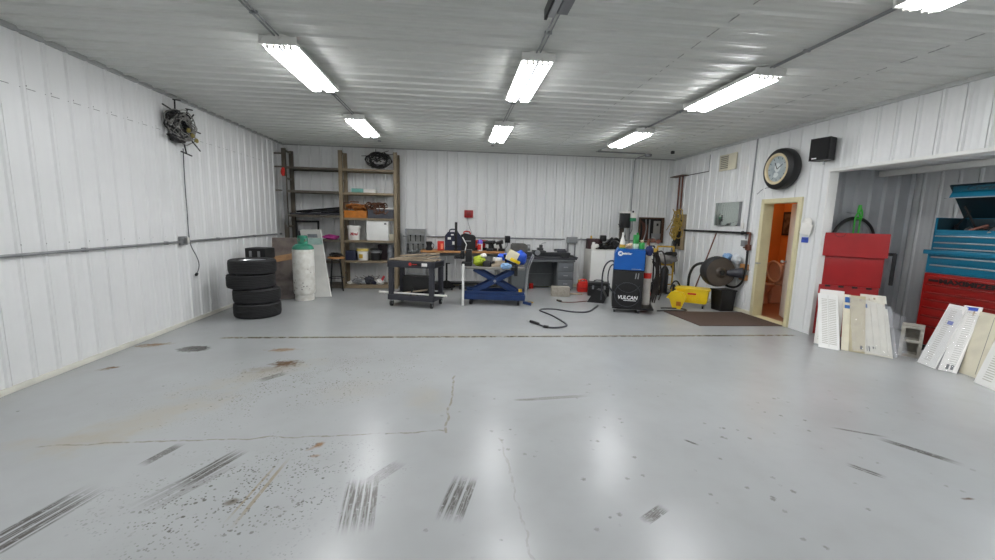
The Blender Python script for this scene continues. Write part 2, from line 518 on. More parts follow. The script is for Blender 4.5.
# sheet laps on ceiling and left wall
b = MB()
for x in (2.05, 4.1):
    for i in range(40):
        y = -1 + i * .27
        if y < 9.6: b.bb(x - .0025 + .006 * math.sin(i), x + .0025 + .006 * math.sin(i), y, y + .19, ZC - .005, ZC + .002)
struct(b.build('trim_7', mat('lap_grey', '#9c9d9a', .7)))
b = MB()
for i in range(44):
    y = -.9 + i * PITCH
    b.bb(XL + .0, XL + .0035, y + .06, y + .2, 2.595, 2.6)
    b.cyl((XL, y + .115, 2.62), (XL + .007, y + .115, 2.62), .007, n=8); b.cyl((XL, y + .115, 1.24), (XL + .007, y + .115, 1.24), .006, n=8)
struct(b.build('trim_8', mat('screw_grey', '#8a8b89', .5)))

# ------------------------------------------------------------------ bathroom behind the door
BX1, BY0, BY1, BZ = 6.78, 5.9, 8.15, 2.4
struct(MB().bb(BX1, BX1 + .08, BY0, BY1 + .1, 0, BZ).build('wall_bathroom_east', M['orange_wall']))
struct(MB().bb(XR + .12, BX1 + .08, BY1, BY1 + .08, 0, BZ).build('wall_bathroom_north', M['orange_wall']))
struct(MB().bb(XR + .16, BX1, 5.87, BY0, 0, BZ).build('wall_bathroom_south', M['orange_wall']))
struct(MB().bb(XR + .14, BX1, BY0, BY1, 0, .012).build('floor_bathroom', M['bath_floor']))
struct(MB().bb(XR + .12, BX1 + .08, 5.87, BY1 + .08, BZ, BZ + .06).build('ceiling_bathroom', M['white']))
d = bpy.data.objects.new('door_1', None); COL.objects.link(d); d.location = (XR, DY0, 0); struct(d)
b = MB()
w = DY1 - DY0
b.bb(-.03, .15, -.075, .0, 0, DZ + .075, .006); b.bb(-.03, .15, w, w + .075, 0, DZ + .075, .006); b.bb(-.03, .15, 0, w, DZ, DZ + .075, .006)
b.bb(-.02, .15, 0, w, 0, .02, .004)
b.build('frame', M['cream_paint'], d)
b = MB(); b.box((.335, .0, .965), (.67, .035, 1.9), .004); q = b.build('panel', mat('pale_door', '#cfc8bd', .4, 0, .05, 3), d)
q.location = (.165, .03, .02); q.rotation_euler = (0, 0, math.radians(65))
b = MB(); b.cyl((.6, .0, .95), (.6, .07, .95), .012); b.blob((.6, .08, .95), (.028, .028, .028), amp=0); b.build('handle', M['steel'], q)
b = MB(); b.cyl((0.02, w + .01, .93), (-.06, w + .01, .93), .014); b.build('latch_knob', M['steel'], d)
# toilet facing -x, tank near the east wall
t = thing('toilet', 'pale toilet with raised seat lid seen through the open doorway', 'toilet', (6.38, 7.82, .012), .05)
b = MB(); b.lathe([(.0, 0), (.13, 0), (.12, .06), (.1, .2), (.15, .3), (.2, .37), (.205, .4), (.15, .4), (.12, .3), (0, .27)], 28); o = b.build('bowl', M['porcelain'], t); o.scale = (1.15, .9, 1); o.location = (-.16, 0, 0)
MB().bb(-.02, .3, -.1, .1, 0, .38, .03).build('pedestal', M['porcelain'], t)
MB().bb(.14, .34, -.24, .24, .38, .76, .03).build('tank', M['porcelain'], t)
MB().bb(.12, .36, -.255, .255, .76, .8, .012).build('tank_lid', M['porcelain'], t)
b = MB(); b.at((.1, 0, .42), (0, -.12, 0)); b.tube([(0, .18 * math.cos(a), .22 + .21 * math.sin(a)) for a in [2 * PI * i / 24 for i in range(24)]], .022, closed=True); b.build('seat', M['porcelain'], t)
b = MB(); b.at((.135, 0, .42), (0, -.12, 0)); b.lathe([(0, -.008), (.2, -.008), (.2, .008), (0, .008)], 28, (0, 0, .22), 'x'); b.build('lid', M['porcelain'], t)
t = thing('framed_picture', 'dark framed picture hanging on the orange bathroom wall', 'picture', (BX1 - .02, 7.93, 1.62))
MB().bb(-.02, .018, -.17, .17, -.24, .24, .006).build('frame', M['black'], t)
MB().bb(-.025, -.018, -.13, .13, -.2, .2).build('print', mat('dim_print', '#6b5a48', .4, 0, 0, 9, col2='#2c2621'), t)
t = thing('unseen_bath_lamp', 'unseen warm round lamp added to light the bathroom', 'lamp', (5.9, 7.3, BZ))  # out of view; put in to light the orange walls
MB().lathe([(0, -.02), (.1, -.02), (.1, 0), (0, 0)], 20).build('base', M['white'], t)
MB().lathe([(0, -.11), (.06, -.1), (.1, -.06), (.105, -.02), (0, -.02)], 24).build('globe', M['warm'], t)

# ------------------------------------------------------------------ ceiling lights
rows = [('far', 6.62, 8.0), ('second', 3.97, 5.27), ('third', 1.4, 2.7), ('fourth', -1.3, 0.0)]
def make_light():
    t = thing('ceiling_light', '', 'ceiling light', (0, 0, 3.0), 0, 'twin tube shop lights under the ceiling')
    b = MB(); b.prism([(-.15, .0), (-.13, .05), (-.05, .07), (.05, .07), (.13, .05), (.15, 0), (.14, 0), (.125, .04), (.04, .058), (0, .02), (-.04, .058), (-.125, .04), (-.14, 0)], -.66, .66); b.build('housing', M['white'], t)
    for s in (-1, 1):
        MB().bb(s * .075 - .048, s * .075 + .048, -.6, .6, -.036, .012, .012).build('tube', M['tube'], t)
        for e in (-1, 1):
            for q in (-.025, .025): MB().bb(s * .07 + q - .012, s * .07 + q + .012, e * .6, e * .63, -.035, .015, .004).build('lamp_holder', M['white_pl'], t)
    MB().bb(-.014, .014, -.62, .62, -.02, .03, .004).build('gap_shade_strip', M['grey_m'], t)  # grey strip added to darken the overbright gap between the tubes
    for e in (-1, 1): MB().bb(-.155, .155, e * .635, e * .655, -.01, .06, .004).build('end_plate', M['white'], t)
    for e in (-1, 1):
        MB().cyl((0, e * .5, .07), (0, e * .5, .09), .012, n=8).build('hanger', M['grey_m'], t)
    return t
proto = make_light()
cols = [(-1.53, 'over the tires and shelving'), (.73, 'over the middle of the floor'), (3.0, 'over the doorway side of the floor')]
first = True
for ri, (rn, y0, y1) in enumerate(rows):
    for x, ds in cols:
        if abs(x - .73) < .1 and ri == 2: continue
        lab = {0: 'lit twin tube light close to the back wall, ' + ds, 1: 'lit twin tube light second from the back wall, ' + ds, 2: 'lit twin tube light third from the back wall, ' + ds, 3: 'lit twin tube light behind the camera, ' + ds}[ri]
        lx = x + (0.0 if ri else 0.0)
        if first: proto.location = (lx, (y0 + y1) / 2, 3.0); proto['label'] = lab; first = False
        else: dup(proto, (lx, (y0 + y1) / 2, 3.0), None, lab)
dup(proto, (6.0, 1.2, 2.33), PI / 2, 'added unseen twin tube light brightening the recess, further from the red cabinet')  # extra fixture out of view, put in to brighten the recess
dup(proto, (6.02, 3.15, 2.33), PI / 2, 'added unseen twin tube light brightening the recess, beyond the tool chest')  # second unseen fixture, added to light the tool chest area
def conduit(name, pts, r, label, m='grey_m', cat='conduit', sm=0, group=None):
    o = MB().tube(pts, r, 8, smooth=sm).build(name, M[m]); return tag(o, label, cat, group)
for x, ds in cols:
    b = MB(); b.tube([(x - .02, -1.5, 3.058), (x - .02, 8.6 if x < 2 else 9.0, 3.058)], .008); b.tube([(x + .014, -1.5, 3.06), (x + .014, 6.6, 3.06)], .006)
    for i in range(9): b.bb(x - .033, x + .026, .4 + i * 1.05, .42 + i * 1.05, 3.05, 3.07)
    tag(b.build('ceiling_conduit', M['grey_m']), 'thin grey conduit run along the ceiling ' + ds, 'conduit', 'ceiling conduit runs')
t = thing('junction_box', 'round grey junction box on the ceiling by the back corner', 'junction box', (4.15, 9.0, 3.05))
MB().lathe([(0, -.05), (.07, -.05), (.075, 0), (0, 0)], 16).build('body', M['grey_m'], t)
MB().bb(.25, .31, -.55, -.49, -.06, .0, .01).build('sensor', M['black'], t)
conduit('ceiling_conduit_branch', [(3.0, 8.95, 3.056), (4.08, 9.0, 3.056)], .012, 'short grey conduit joining the ceiling junction box')
conduit('corner_conduit', [(4.15, 9.05, 3.05), (4.15, 9.6, 3.05), (4.15, 9.712, 3.0), (4.15, 9.712, 1.16)], .012, 'thin conduit dropping down the back wall beside the electrical niche', sm=1)
t = thing('door_opener_rail', 'grey metal opener rail hung under the ceiling', 'rail', (.66, 3.05, 2.96))
b = MB(); b.bb(-.045, .0, -4, .0, -.02, .03, .004); b.build('rail', M['grey_m'], t)
b = MB(); b.bb(.012, .085, -4, -.03, -.01, .05, .004); b.build('channel', mat('dull_channel', '#77787b', .5, .4), t)
MB().bb(-.06, -.04, -.3, .06, -.01, .06).build('bracket', M['black_m'], t)
MB().bb(-.05, .09, -.2, -.17, .03, .11).build('hanger', M['black_m'], t)

# ------------------------------------------------------------------ left wall
def hconduit_left():
    t = thing('wall_conduit', 'long grey conduit along the ribbed side wall at waist height', 'conduit', (XL + .032, 0, 1.157))
    MB().cyl((0, -1, 0), (0, 6.07, 0), .014, n=10).build('pipe', M['grey_m'], t)
    MB().cyl((0, 6.2, 0), (0, 9.2, 0), .014, n=10).build('pipe', M['grey_m'], t)
    for i in range(9): MB().bb(-.032, .016, -.2 + i * 1.2, -.17 + i * 1.2, -.02, .02, .003).build('clamp', M['grey_m'], t)
hconduit_left()
t = thing('outlet_box', 'grey outlet box on the side wall conduit beside a hanging plug', 'outlet', (XL + .016, 6.13, 1.16))
MB().bb(0, .05, -.06, .06, -.05, .07, .006).build('box', M['grey_m'], t); MB().bb(.05, .056, -.045, .045, -.03, .05, .003).build('cover', M['steel'], t)
MB().bb(.0, .03, .075, .14, -.03, .05, .006).build('switch', M['white_pl'], t)
t = thing('wire_tangle', 'tangled ball of grey and black wire hung high on the side wall', 'wire bundle', (XL + .09, 6.22, 2.68)); t.scale = (1, 1.15, 1.05)
b = MB(); rnd = random.Random(3)
for k in range(16):
    cy, cz, ry, rz_ = rnd.uniform(-.07, .07), rnd.uniform(-.06, .06), rnd.uniform(.1, .22), rnd.uniform(.08, .19)
    ph = rnd.uniform(0, 6); tl = rnd.uniform(-.06, .06)
    b.tube([(rnd.uniform(-.04, .06) , cy + ry * math.cos(a) , cz + rz_ * math.sin(a + tl * 3)) for a in [2 * PI * i / 14 + ph for i in range(13)]], .007, 6, smooth=1)
b.build('grey_wire', mat('grey_wire', '#8d8c88', .5, 0, .3, 9), t)
b = MB()
for k in range(11):
    cy, cz, ry, rz_ = rnd.uniform(-.1, .08), rnd.uniform(-.1, .1), rnd.uniform(.1, .2), rnd.uniform(.06, .16); ph = rnd.uniform(0, 6)
    b.tube([(rnd.uniform(-.05, .04), cy + ry * math.cos(a), cz + rz_ * math.sin(a)) for a in [2 * PI * i / 14 + ph for i in range(12)]], .011, 6, smooth=1)
for (y0, z0, y1, z1) in ((-.1, .17, -.33, .2), (-.12, .08, -.27, .1), (-.1, -.04, -.3, -.02), (-.05, -.1, -.3, -.14), (.15, .02, .33, .0), (.16, -.12, .3, -.24), (.12, .1, .22, .22), (-.1, .18, -.12, .31), (-.12, .31, -.02, .33), (.1, .14, .1, .26), (.1, .26, .2, .27), (.02, -.2, .02, -.32), (-.05, -.3, .12, -.33)):
    b.tube([(0, y0, z0), (.02, y1, z1)], .009, 6)
b.blob((-.02, -.06, -.13), (.05, .14, .07), 4, .4); b.blob((-.02, -.1, .13), (.05, .09, .05), 5, .4)
b.build('black_wire', M['black'], t)
b = MB()
for k in range(3): b.blob((.05, .05 + .07 * k, -.02 - .05 * k), (.02, .03, .03), k)
b.build('connector', mat('dull_yellow', '#8c8044', .6), t)
t = thing('extension_lead', 'thin black cord hanging from the wire tangle to a plug', 'cord', (XL + .035, 6.25, 2.42))
pts = [(0.02, .02, 0), (0, .03, -.4), (0, .03, -.9), (0, .02, -1.2), (.005, .05, -1.35), (.01, .16, -1.5), (.01, .2, -1.62), (.005, .15, -1.72)]
MB().tube(pts, .006, 6, smooth=2).build('cord', M['dgrey'], t)
MB().box((.005, .12, -1.745), (.03, .05, .03), .006, (.6, 0, 0)).build('plug', M['black'], t)

# ------------------------------------------------------------------ stack of tires
def make_tire():
    t = thing('tire', '', 'tire', (0, 0, 0), 0, 'tires in the stack')
    R, h = .375, .108
    K = .88
    pr = [(.235, -.085), (.25, -.1), (.3, -h), (.335, -h * .98), (.36, -.096), (.368, -.085)]
    for i in range(7):
        z = -.075 + i * .025
        pr += [(.368 if i in (0, 6) else .374, z - .009), (.369 if i in (0, 6) else .375, z + .009)]
        if i < 6: pr += [(.362, z + .0105), (.362, z + .0128)]
    pr += [(.368, .085), (.36, .096), (.335, h * .98), (.3, h), (.25, .1), (.235, .085), (.225, .05), (.225, -.05), (.235, -.085)]
    pr = [(r * K, z) for r, z in pr]
    MB().lathe(pr, 56).build('rubber', M['rubber'], t, 25)
    b = MB(); b.lathe([(r * K, z) for r, z in [(.225, -.085), (.235, -.075), (.215, -.05), (.21, .04), (.235, .082), (.222, .088), (.2, .05), (.16, .03), (.08, .045), (.07, .06), (0, .06), (0, .04), (.06, .03), (.15, .01), (.195, -.03), (.21, -.085), (.225, -.085)]], 40)
    for k in range(5):
        a = 2 * PI * k / 5
        b.cyl((.055 * math.cos(a), .055 * math.sin(a), .055), (.055 * math.cos(a), .055 * math.sin(a), .075), .011, n=8)
        b.box((.14 * math.cos(a + .6), .14 * math.sin(a + .6), .045), (.13, .05, .02), .006, (0, 0, a + .6))
    b.build('wheel_rim', M['steel'], t)
    return t
T0 = make_tire()
for k, (dx, dy, lab) in enumerate(((.03, -.02, 'bottom tire of the black stack, standing on the grey floor'), (.02, .01, 'black tire second from the floor in the stack of four'),
                                  (-.055, .0, 'black tire just beneath the topmost one in the stack'), (-.03, .02, 'topmost black tire of the stack with a silver wheel showing'))):
    loc = (-3.09 + dx, 6.71 + dy, .11 + k * .219)
    if k == 0: T0.location = loc; T0['label'] = lab
    else: dup(T0, loc, k * .7, lab)

# black case behind the tires
t = thing('rolling_toolbox', 'tall black plastic toolbox with latches standing behind the tire stack', 'toolbox', (-3.36, 7.55, 0), -.1)
MB().bb(-.165, .165, -.16, .16, .03, .8, .02).build('body', M['black'], t)
MB().bb(-.17, .17, -.165, .165, .805, .99, .02).build('lid', M['black'], t)
for s in (-1, 1): MB().bb(s * .07 - .02, s * .07 + .02, -.18, -.16, .84, .94, .004).build('latch', M['grey_m'], t)
for s in (-1, 1): MB().cyl((s * .15, .1, .05), (s * .2, .1, .05), .05, n=16).build('wheel', M['black_m'], t)
# gas cylinder
t = thing('gas_cylinder', 'tall white gas cylinder with a chipped green shoulder and collar', 'gas cylinder', (-2.8, 7.98, 0))
MB().lathe([(0, 0), (.165, 0), (.168, .09), (.16, .1), (.183, .13), (.188, .16), (.188, .935), (.182, .96), (0, .96)], 40).build('tank', mat('chipped_white_paint', '#e2e1da', .45, 0, 0, 11, col2='#cfccc2'), t)
MB().lathe([(.188, .94), (.182, .97), (.16, 1.005), (.12, 1.03), (.06, 1.04), (0, 1.04)], 40).build('shoulder', M['green'], t)
b = MB(); b.lathe([(.08, 1.02), (.085, 1.06), (.085, 1.09), (.076, 1.09), (.074, 1.02)], 32); b.lathe([(.085, 1.14), (.086, 1.18), (.077, 1.19), (.076, 1.14), (.085, 1.14)], 32)
for a in (.3, 1.9, 3.4, 4.9): b.box((.08 * math.cos(a), .08 * math.sin(a), 1.11), (.012, .07, .09), 0, (0, 0, a))
b.build('collar', M['green'], t)
b = MB(); b.cyl((0, 0, 1.03), (0, 0, 1.12), .022); b.cyl((-.05, 0, 1.08), (.05, 0, 1.08), .014); b.build('valve', M['oyellow'], t)
b = MB(); rnd = random.Random(5)
for k in range(16):
    a = -PI / 2 + rnd.uniform(-1.1, 1.1); z = rnd.choice((rnd.uniform(.18, .3), rnd.uniform(.3, .86)))
    b.box((.1885 * math.cos(a), .1885 * math.sin(a), z), (.003, rnd.uniform(.008, .025), rnd.uniform(.006, .016)), 0, (0, 0, a))
b.build('paint_chip', mat('chip_brown', '#55483c', .7), t)

def slab(b, bl, br, tl, th):
    """box from bottom edge bl-br up to tl, thickness th behind"""
    bl, br, tl = map(Vector, (bl, br, tl))
    u = br - bl; v = tl - bl
    n = u.cross(v).normalized()
    c = [bl, br, br + v, tl]
    vs = [b.bm.verts.new(p) for p in c] + [b.bm.verts.new(p - n * th) for p in c]
    for q in ((0, 1, 2, 3), (7, 6, 5, 4), (0, 4, 5, 1), (1, 5, 6, 2), (2, 6, 7, 3), (3, 7, 4, 0)):
        b.bm.faces.new([vs[i] for i in q])
    return u, v, n
# leaning sheets
t = thing('plastic_sheet', 'pale grey sheet with a smudged print leaning behind the white gas cylinder', 'sheet', (0, 0, 0))
b = MB(); u, v, n = slab(b, (-2.78, 8.13, .005), (-2.4, 8.26, .005), (-3.22, 9.05, 1.27), .012); b.build('sheet', M['glass_grey'], t)
bl = Vector((-2.78, 8.13, .005))
def patch(name, a0, a1, c0, c1, m):
    b = MB(); p = lambda a, c: bl + u * a + v * c + n * .003
    slab(b, p(a0, c0), p(a1, c0), p(a0, c1), .004); return b.build(name, m, t)
patch('printed_patch', .32, .78, .87, .925, mat('smudge_grey', '#6b7276', .5, 0, .3, 14))
patch('printed_band', .0, .98, .76, .86, mat('teal_tint', '#8fa8a0', .35, 0, .25, 8))
patch('edge_strip', .965, 1.0, 0, 1, M['white_pl'])
t = thing('brown_board', 'stained brown panel leaning between the tire stack and gas cylinder', 'panel', (0, 0, 0))
b = MB(); u2, v2, n2_ = slab(b, (-3.38, 7.93, .005), (-2.86, 8.08, .005), (-3.54, 8.47, 1.12), .02); b.build('sheet', M['sheet_brown'], t)
b = MB(); q = Vector((-3.38, 7.93, .005)); slab(b, q + u2 * .02 + v2 * .58 + n2_ * .004, q + u2 * .98 + v2 * .66 + n2_ * .004, q + u2 * .02 + v2 * .68 + n2_ * .004, .006); b.build('streak', mat('orange_streak', '#a0784e', .5, 0, .4, 9), t)
# stool
t = thing('bar_stool', 'black legged bar stool with a round wooden seat before the shelving', 'stool', (-2.5, 9.0, 0), .3)
MB().lathe([(0, .68), (.17, .68), (.175, .7), (.165, .715), (0, .715)], 28).build('seat', M['wood'], t)
for a in (.78, 2.36, 3.93, 5.5):
    MB().cyl((.17 * math.cos(a), .17 * math.sin(a), 0), (.11 * math.cos(a), .11 * math.sin(a), .68), .014, n=8).build('leg', M['black_m'], t)
MB().tube([(.145 * math.cos(2 * PI * i / 24), .145 * math.sin(2 * PI * i / 24), .28) for i in range(24)], .009, 6, True).build('foot_ring', M['black_m'], t)
b = MB(); b.blob((0, 0, .04), (.13, .1, .05), 3, .4); tag(b.build('tool_pouch', M['black']), 'small black pouch lying on the bar stool seat', 'pouch', None, (-2.5, 9.0, .717))

# ------------------------------------------------------------------ shelving
t = thing('shelving_unit', 'tall brown steel shelving unit with two bays against the back wall', 'shelving', (0, 0, 0))
Y0, Y1 = 9.25, 9.7
for x, mm in ((-3.56, 'dtan_m'), (-2.43, 'tan_m'), (-1.3, 'tan_m')):
    for y in (Y0, Y1 - .05):
        b = MB(); z1 = 2.92
        b.bb(x - .04, x + .04, y, y + .006, .0, z1); b.bb(x - .04, x - .034, y, y + .05, 0, z1); b.bb(x + .034, x + .04, y, y + .05, 0, z1)
        for k in range(56): b.bb(x - .012, x + .012, y - .001, y + .001, .06 + k * .05, .08 + k * .05)
        b.build('upright', M[mm], t)
    b = MB()
    for z in (.3, 1.3, 2.3, 2.86): b.bb(x - .012, x + .012, Y0 + .05, Y1 - .05, z, z + .04)
    b.build('side_brace', M[mm], t)
SH_L = (.07, .58, 1.04, 1.555, 2.06, 2.54); SH_R = (.07, .6, 1.04, 1.515, 2.05, 2.54)
for x0, x1, zs, mm in ((-3.515, -2.475, SH_L, 'dtan_m'), (-2.385, -1.345, SH_R, 'tan_m')):
    for z in zs:
        b = MB(); b.bb(x0, x1, Y0 + .005, Y1 - .005, z, z + .008); b.bb(x0, x1, Y0 - .004, Y0 + .004, z - .03 if z > .1 else z - .06, z + .016); b.bb(x0, x1, Y1 - .012, Y1 - .004, z - .03, z + .008)
        b.build('shelf', M[mm], t)
b = MB()
for z in (2.05, 2.53, 2.8): b.bb(-3.75, -3.6, Y0 + .01, Y0 + .03, z, z + .03)
b.build('wall_tie', M['dtan_m'], t)
def put(name, mb, m, label, cat, loc=(0, 0, 0), rz=0, group=None):
    return tag(mb.build(name, m), label, cat, group, loc, rz)
# coil of black wire on top shelf
b = MB(); rnd = random.Random(11)
for k in range(20):
    ph = rnd.uniform(0, 6); s1 = rnd.uniform(.55, 1.08); s2 = rnd.uniform(.5, 1.1); tl = rnd.uniform(-.25, .15)
    b.tube([(.25 * s1 * math.cos(a), rnd.uniform(-.05, .05), .18 + .14 * s2 * math.sin(a) + .1 * tl * math.cos(a)) for a in [2 * PI * i / 18 + ph for i in range(18)]], .0055, 6, smooth=1, closed=True)
for k in range(26):
    x = rnd.uniform(-.18, .18); z = rnd.uniform(.08, .28)
    b.tube([(x, rnd.uniform(-.04, .04), z), (x + rnd.uniform(-.1, .1), 0, z + rnd.uniform(-.08, .08)), (x + rnd.uniform(-.12, .12), 0, z + rnd.uniform(-.06, .06))], .0065, 6, smooth=1)
for (x0, z0, x1, z1) in ((-.15, .26, -.33, .25), (.15, .28, .34, .31), (-.05, .3, -.05, .38), (0, .3, .2, .36)): b.tube([(x0, 0, z0), (x1, 0, z1)], .006, 6)
put('wire_coil', b, M['black'], 'coil of black wire on the topmost brown shelf near the ceiling', 'wire coil', (-1.67, 9.42, 2.555)).scale = (1.08, 1, 1.15)
t = thing('book_box', 'flat teal and white box on the second highest shelf', 'box', (-1.97, 9.4, 2.06))
MB().bb(-.25, .0, -.12, .12, 0, .09, .006).build('teal_end', mat('teal_card', '#6ba79c', .6, 0, .1), t)
MB().bb(.0, .25, -.12, .12, 0, .085, .006).build('white_end', M['white_pl'], t)
# orange tray
t = thing('tool_crate', 'orange brown crate heaped with straps on the middle right-bay shelf', 'crate', (-2.15, 9.45, 1.525), 0)
t['label'] = 'orange crate heaped with straps above the white lettered bucket'
b = MB(); b.bb(-.23, .23, -.16, .16, 0, .015); b.bb(-.23, .23, -.165, -.15, 0, .16, .004); b.bb(-.23, .23, .15, .165, 0, .16, .004); b.bb(-.235, -.22, -.16, .16, 0, .16); b.bb(.22, .235, -.16, .16, 0, .16); b.build('body', M['orange'], t)
b = MB(); rnd = random.Random(2)
for k in range(6): b.blob((rnd.uniform(-.15, .15), rnd.uniform(-.1, .05), .2 + rnd.uniform(0, .07)), (.11, .08, .06), k, .4)
b.tube([(-.2, -.14, .26), (-.05, -.15, .3), (.12, -.14, .29), (.22, -.12, .2)], .014, 6, smooth=2)
b.build('straps', mat('strap_brown', '#a8662a', .7, 0, .55, 16), t)
b = MB(); b.tube([(-.23, -.17, .17), (-.23, -.17, .32), (-.05, -.17, .34)], .01); b.tube([(-.1, -.17, .35), (.08, -.17, .34)], .012); b.build('handle', M['rust'], t)
t = thing('grey_storage_box', 'dark grey box with brown rope draped over it on a shelf', 'box', (-1.61, 9.45, 1.525))
MB().bb(-.28, .28, -.17, .17, 0, .205, .01).build('body', mat('slate_card', '#4a4c54', .6, 0, .15, 9), t)
MB().bb(-.1, .285, -.175, .175, .205, .222, .004).build('lid', M['white_pl'], t)
b = MB(); rnd = random.Random(8)
for k in range(16):
    cx = rnd.uniform(-.3, .12); 
    b.tube([(cx + rnd.uniform(.06, .13) * math.cos(a), -.14 + rnd.uniform(-.05, .08), .26 + rnd.uniform(.03, .09) * math.sin(a)) for a in [2 * PI * i / 10 + k for i in range(10)]], .012, 6, smooth=1)
for k in range(8):
    x = rnd.uniform(-.22, .05)
    b.tube([(x, -.16, .24), (x + .04, -.19, .14), (x + rnd.uniform(-.05, .1), -.19, .05 + rnd.uniform(0, .06)), (x + .12, -.18, .16)], .01, 6, smooth=2)
put('brown_rope', b, M['rust'], 'tangle of brown rope lying over the dark grey box', 'rope', (-1.61, 9.45, 1.527))
# bucket helper
def bucket(name, label, loc, r, h, m, band=None, lid=None, rz=0, handle=True):
    t = thing(name, label, 'bucket', loc, rz)
    k = .87
    MB().lathe([(0, 0), (r * k, 0), (r * (k + .1), h * .8), (r * 1.06, h * .8), (r * 1.06, h * .84), (r, h * .85), (r, h), (r * .96, h), (r * .9, .03), (0, .03)], 36).build('body', m, t)
    if lid: MB().lathe([(0, h - .01), (r * 1.06, h - .015), (r * 1.07, h - .04), (r * 1.02, h - .04), (r * 1.02, h + .004), (0, h + .008)], 36).build('lid', lid, t)
    if handle: MB().tube([(r * 1.06 * math.cos(a), -.3 * r * math.sin(a) - .2 * r, h * .8 - r * .9 * math.sin(a)) for a in [PI * i / 14 for i in range(15)]], .004, 6).build('handle', M['steel'], t)
    return t
t = bucket('lidded_bucket', 'white bucket with red lettering on the shelf below the orange crate', (-2.22, 9.43, 1.05), .135, .31, M['white_pl'], lid=M['white_pl'], handle=False)
# the red script wraps the bucket front
for i, ch in enumerate('Xtral'):
    a = -PI / 2 - .25 + i * .24
    text(ch, .085, M['red_text'], t, (.1305 * math.cos(a), .1305 * math.sin(a), .135), (PI / 2, 0, a + PI / 2), 'lettering', .003, .002, 1, .3)
t = thing('white_cabinet_box', 'square white box with a small black mark on the shelf', 'box', (-1.69, 9.45, 1.05))
MB().bb(-.23, .23, -.17, .17, 0, .43, .008).build('body', M['white'], t); MB().bb(.14, .19, -.175, -.168, .35, .385, .004).build('latch', M['black'], t)
put('small_carton', MB().bb(-.05, .05, -.06, .06, 0, .14, .004), M['cream'], 'small pale carton beside the square white box', 'carton', (-1.41, 9.45, 1.05))
put('navy_box', MB().bb(-.105, .105, -.12, .12, 0, .215, .008), M['navy_pl'], 'dark navy box on the shelf beneath the white lettered bucket', 'box', (-2.28, 9.42, .61))
t = bucket('yellow_bucket', 'yellow topped white bucket between the navy box and black pail', (-2.04, 9.42, .61), .125, .26, M['white_pl'])
MB().lathe([(.112, .17), (.121, .2), (.138, .21), (.138, .225), (.13, .23), (.13, .262), (.127, .262), (.115, .17), (.112, .17)], 36).build('yellow_rim', mat('pale_yellow', '#d9c169', .5, 0, .1), t)
MB().bb(-.06, .02, -.125, -.1, .05, .14, .01).build('printed_label', M['oyellow'], t)
t = bucket('black_pail', 'black pail with a silver band on the shelf beside the yellow bucket', (-1.76, 9.42, .61), .125, .26, M['black'])
MB().lathe([(.124, .17), (.131, .2), (.133, .225), (.126, .225), (.12, .17), (.124, .17)], 30).build('band', M['grey_m'], t)
put('dark_tote', MB().bb(-.12, .12, -.08, .08, 0, .34, .01), mat('dark_maroon', '#33252a', .6, 0, .2), 'dark maroon tote standing behind the black pail', 'tote', (-1.62, 9.6, .61))
t = thing('glass_jar', 'tall clear grey jar at the end of the bucket shelf', 'jar', (-1.43, 9.4, .61))
MB().lathe([(0, 0), (.07, 0), (.078, .03), (.075, .26), (.06, .3), (.06, .34), (0, .34)], 24).build('body', mat('smoky_plastic', '#7f8388', .2, 0, 0, 12, col2='#4b4e54'), t)
MB().lathe([(0, .34), (.065, .34), (.065, .365), (0, .365)], 20).build('lid', M['grey_m'], t)
# clutter on bottom shelf
rnd = random.Random(21)
cl = [('white_rag', 'crumpled white rag at the stool end of the lowest shelf', 'white_pl', (.07, .07, .035)), ('wire_brush', None, None, None),
      ('grey_rag', 'grey crumpled rag on the lowest shelf under the navy box', 'grey_m', (.1, .09, .07)), ('silver_part', 'silver metal part lying among rags on the lowest shelf', 'steel', (.09, .07, .05)),
      ('dark_hose', 'dark coiled hose lump on the lowest shelf under the yellow bucket', 'dgrey', (.1, .08, .09)), ('white_paper', 'white crumpled paper beside the red striped packet', 'white_pl', (.09, .08, .06)),
      ('red_packet', None, None, None), ('blue_rag', 'dark blue rag under the white paper on the lowest shelf', 'navy_pl', (.08, .06, .04))]
xs = [-2.3, 0, -2.16, -2.02, -1.9, -1.68, 0, -1.78]
for (nm, lb, mm, dd), x in zip(cl, xs):
    if lb: put(nm, MB().blob((0, 0, dd[2]), dd, rnd.random() * 9, .55, 3), M[mm], lb, 'rag' if 'rag' in nm else ('paper' if 'paper' in nm else 'part'), (x, 9.36 + rnd.uniform(-.03, .03), .079))
b = MB(); b.box((0, 0, .1), (.05, .03, .2), .006, (.1, .5, 0)); put('red_packet', b, M['red_text'], 'red and white packet propped up on the lowest shelf', 'packet', (-1.62, 9.33, .085))
b = MB(); rnd = random.Random(4)
for k in range(9):
    b.tube([(rnd.uniform(-.3, .3), rnd.uniform(-.05, .05), rnd.uniform(.02, .2)) for _ in range(4)], .009, 6, smooth=2)
put('scrap_cable', b, mat('pale_cable', '#9a9690', .5, 0, .3, 14), 'tangle of pale cable offcuts behind the lowest shelf rags', 'cable', (-1.95, 9.5, .09))
t = thing('patterned_carton', 'cream patterned carton standing on the lowest shelf by the utility cart', 'carton', (-1.42, 9.4, .08))
MB().bb(-.075, .075, -.07, .07, 0, .26, .004).build('body', mat('cream_print', '#cfc6ae', .6, 0, 0, 30, col2='#9c9078'), t); MB().bb(-.07, .07, -.065, .065, .26, .275, .004).build('flap', M['black'], t)
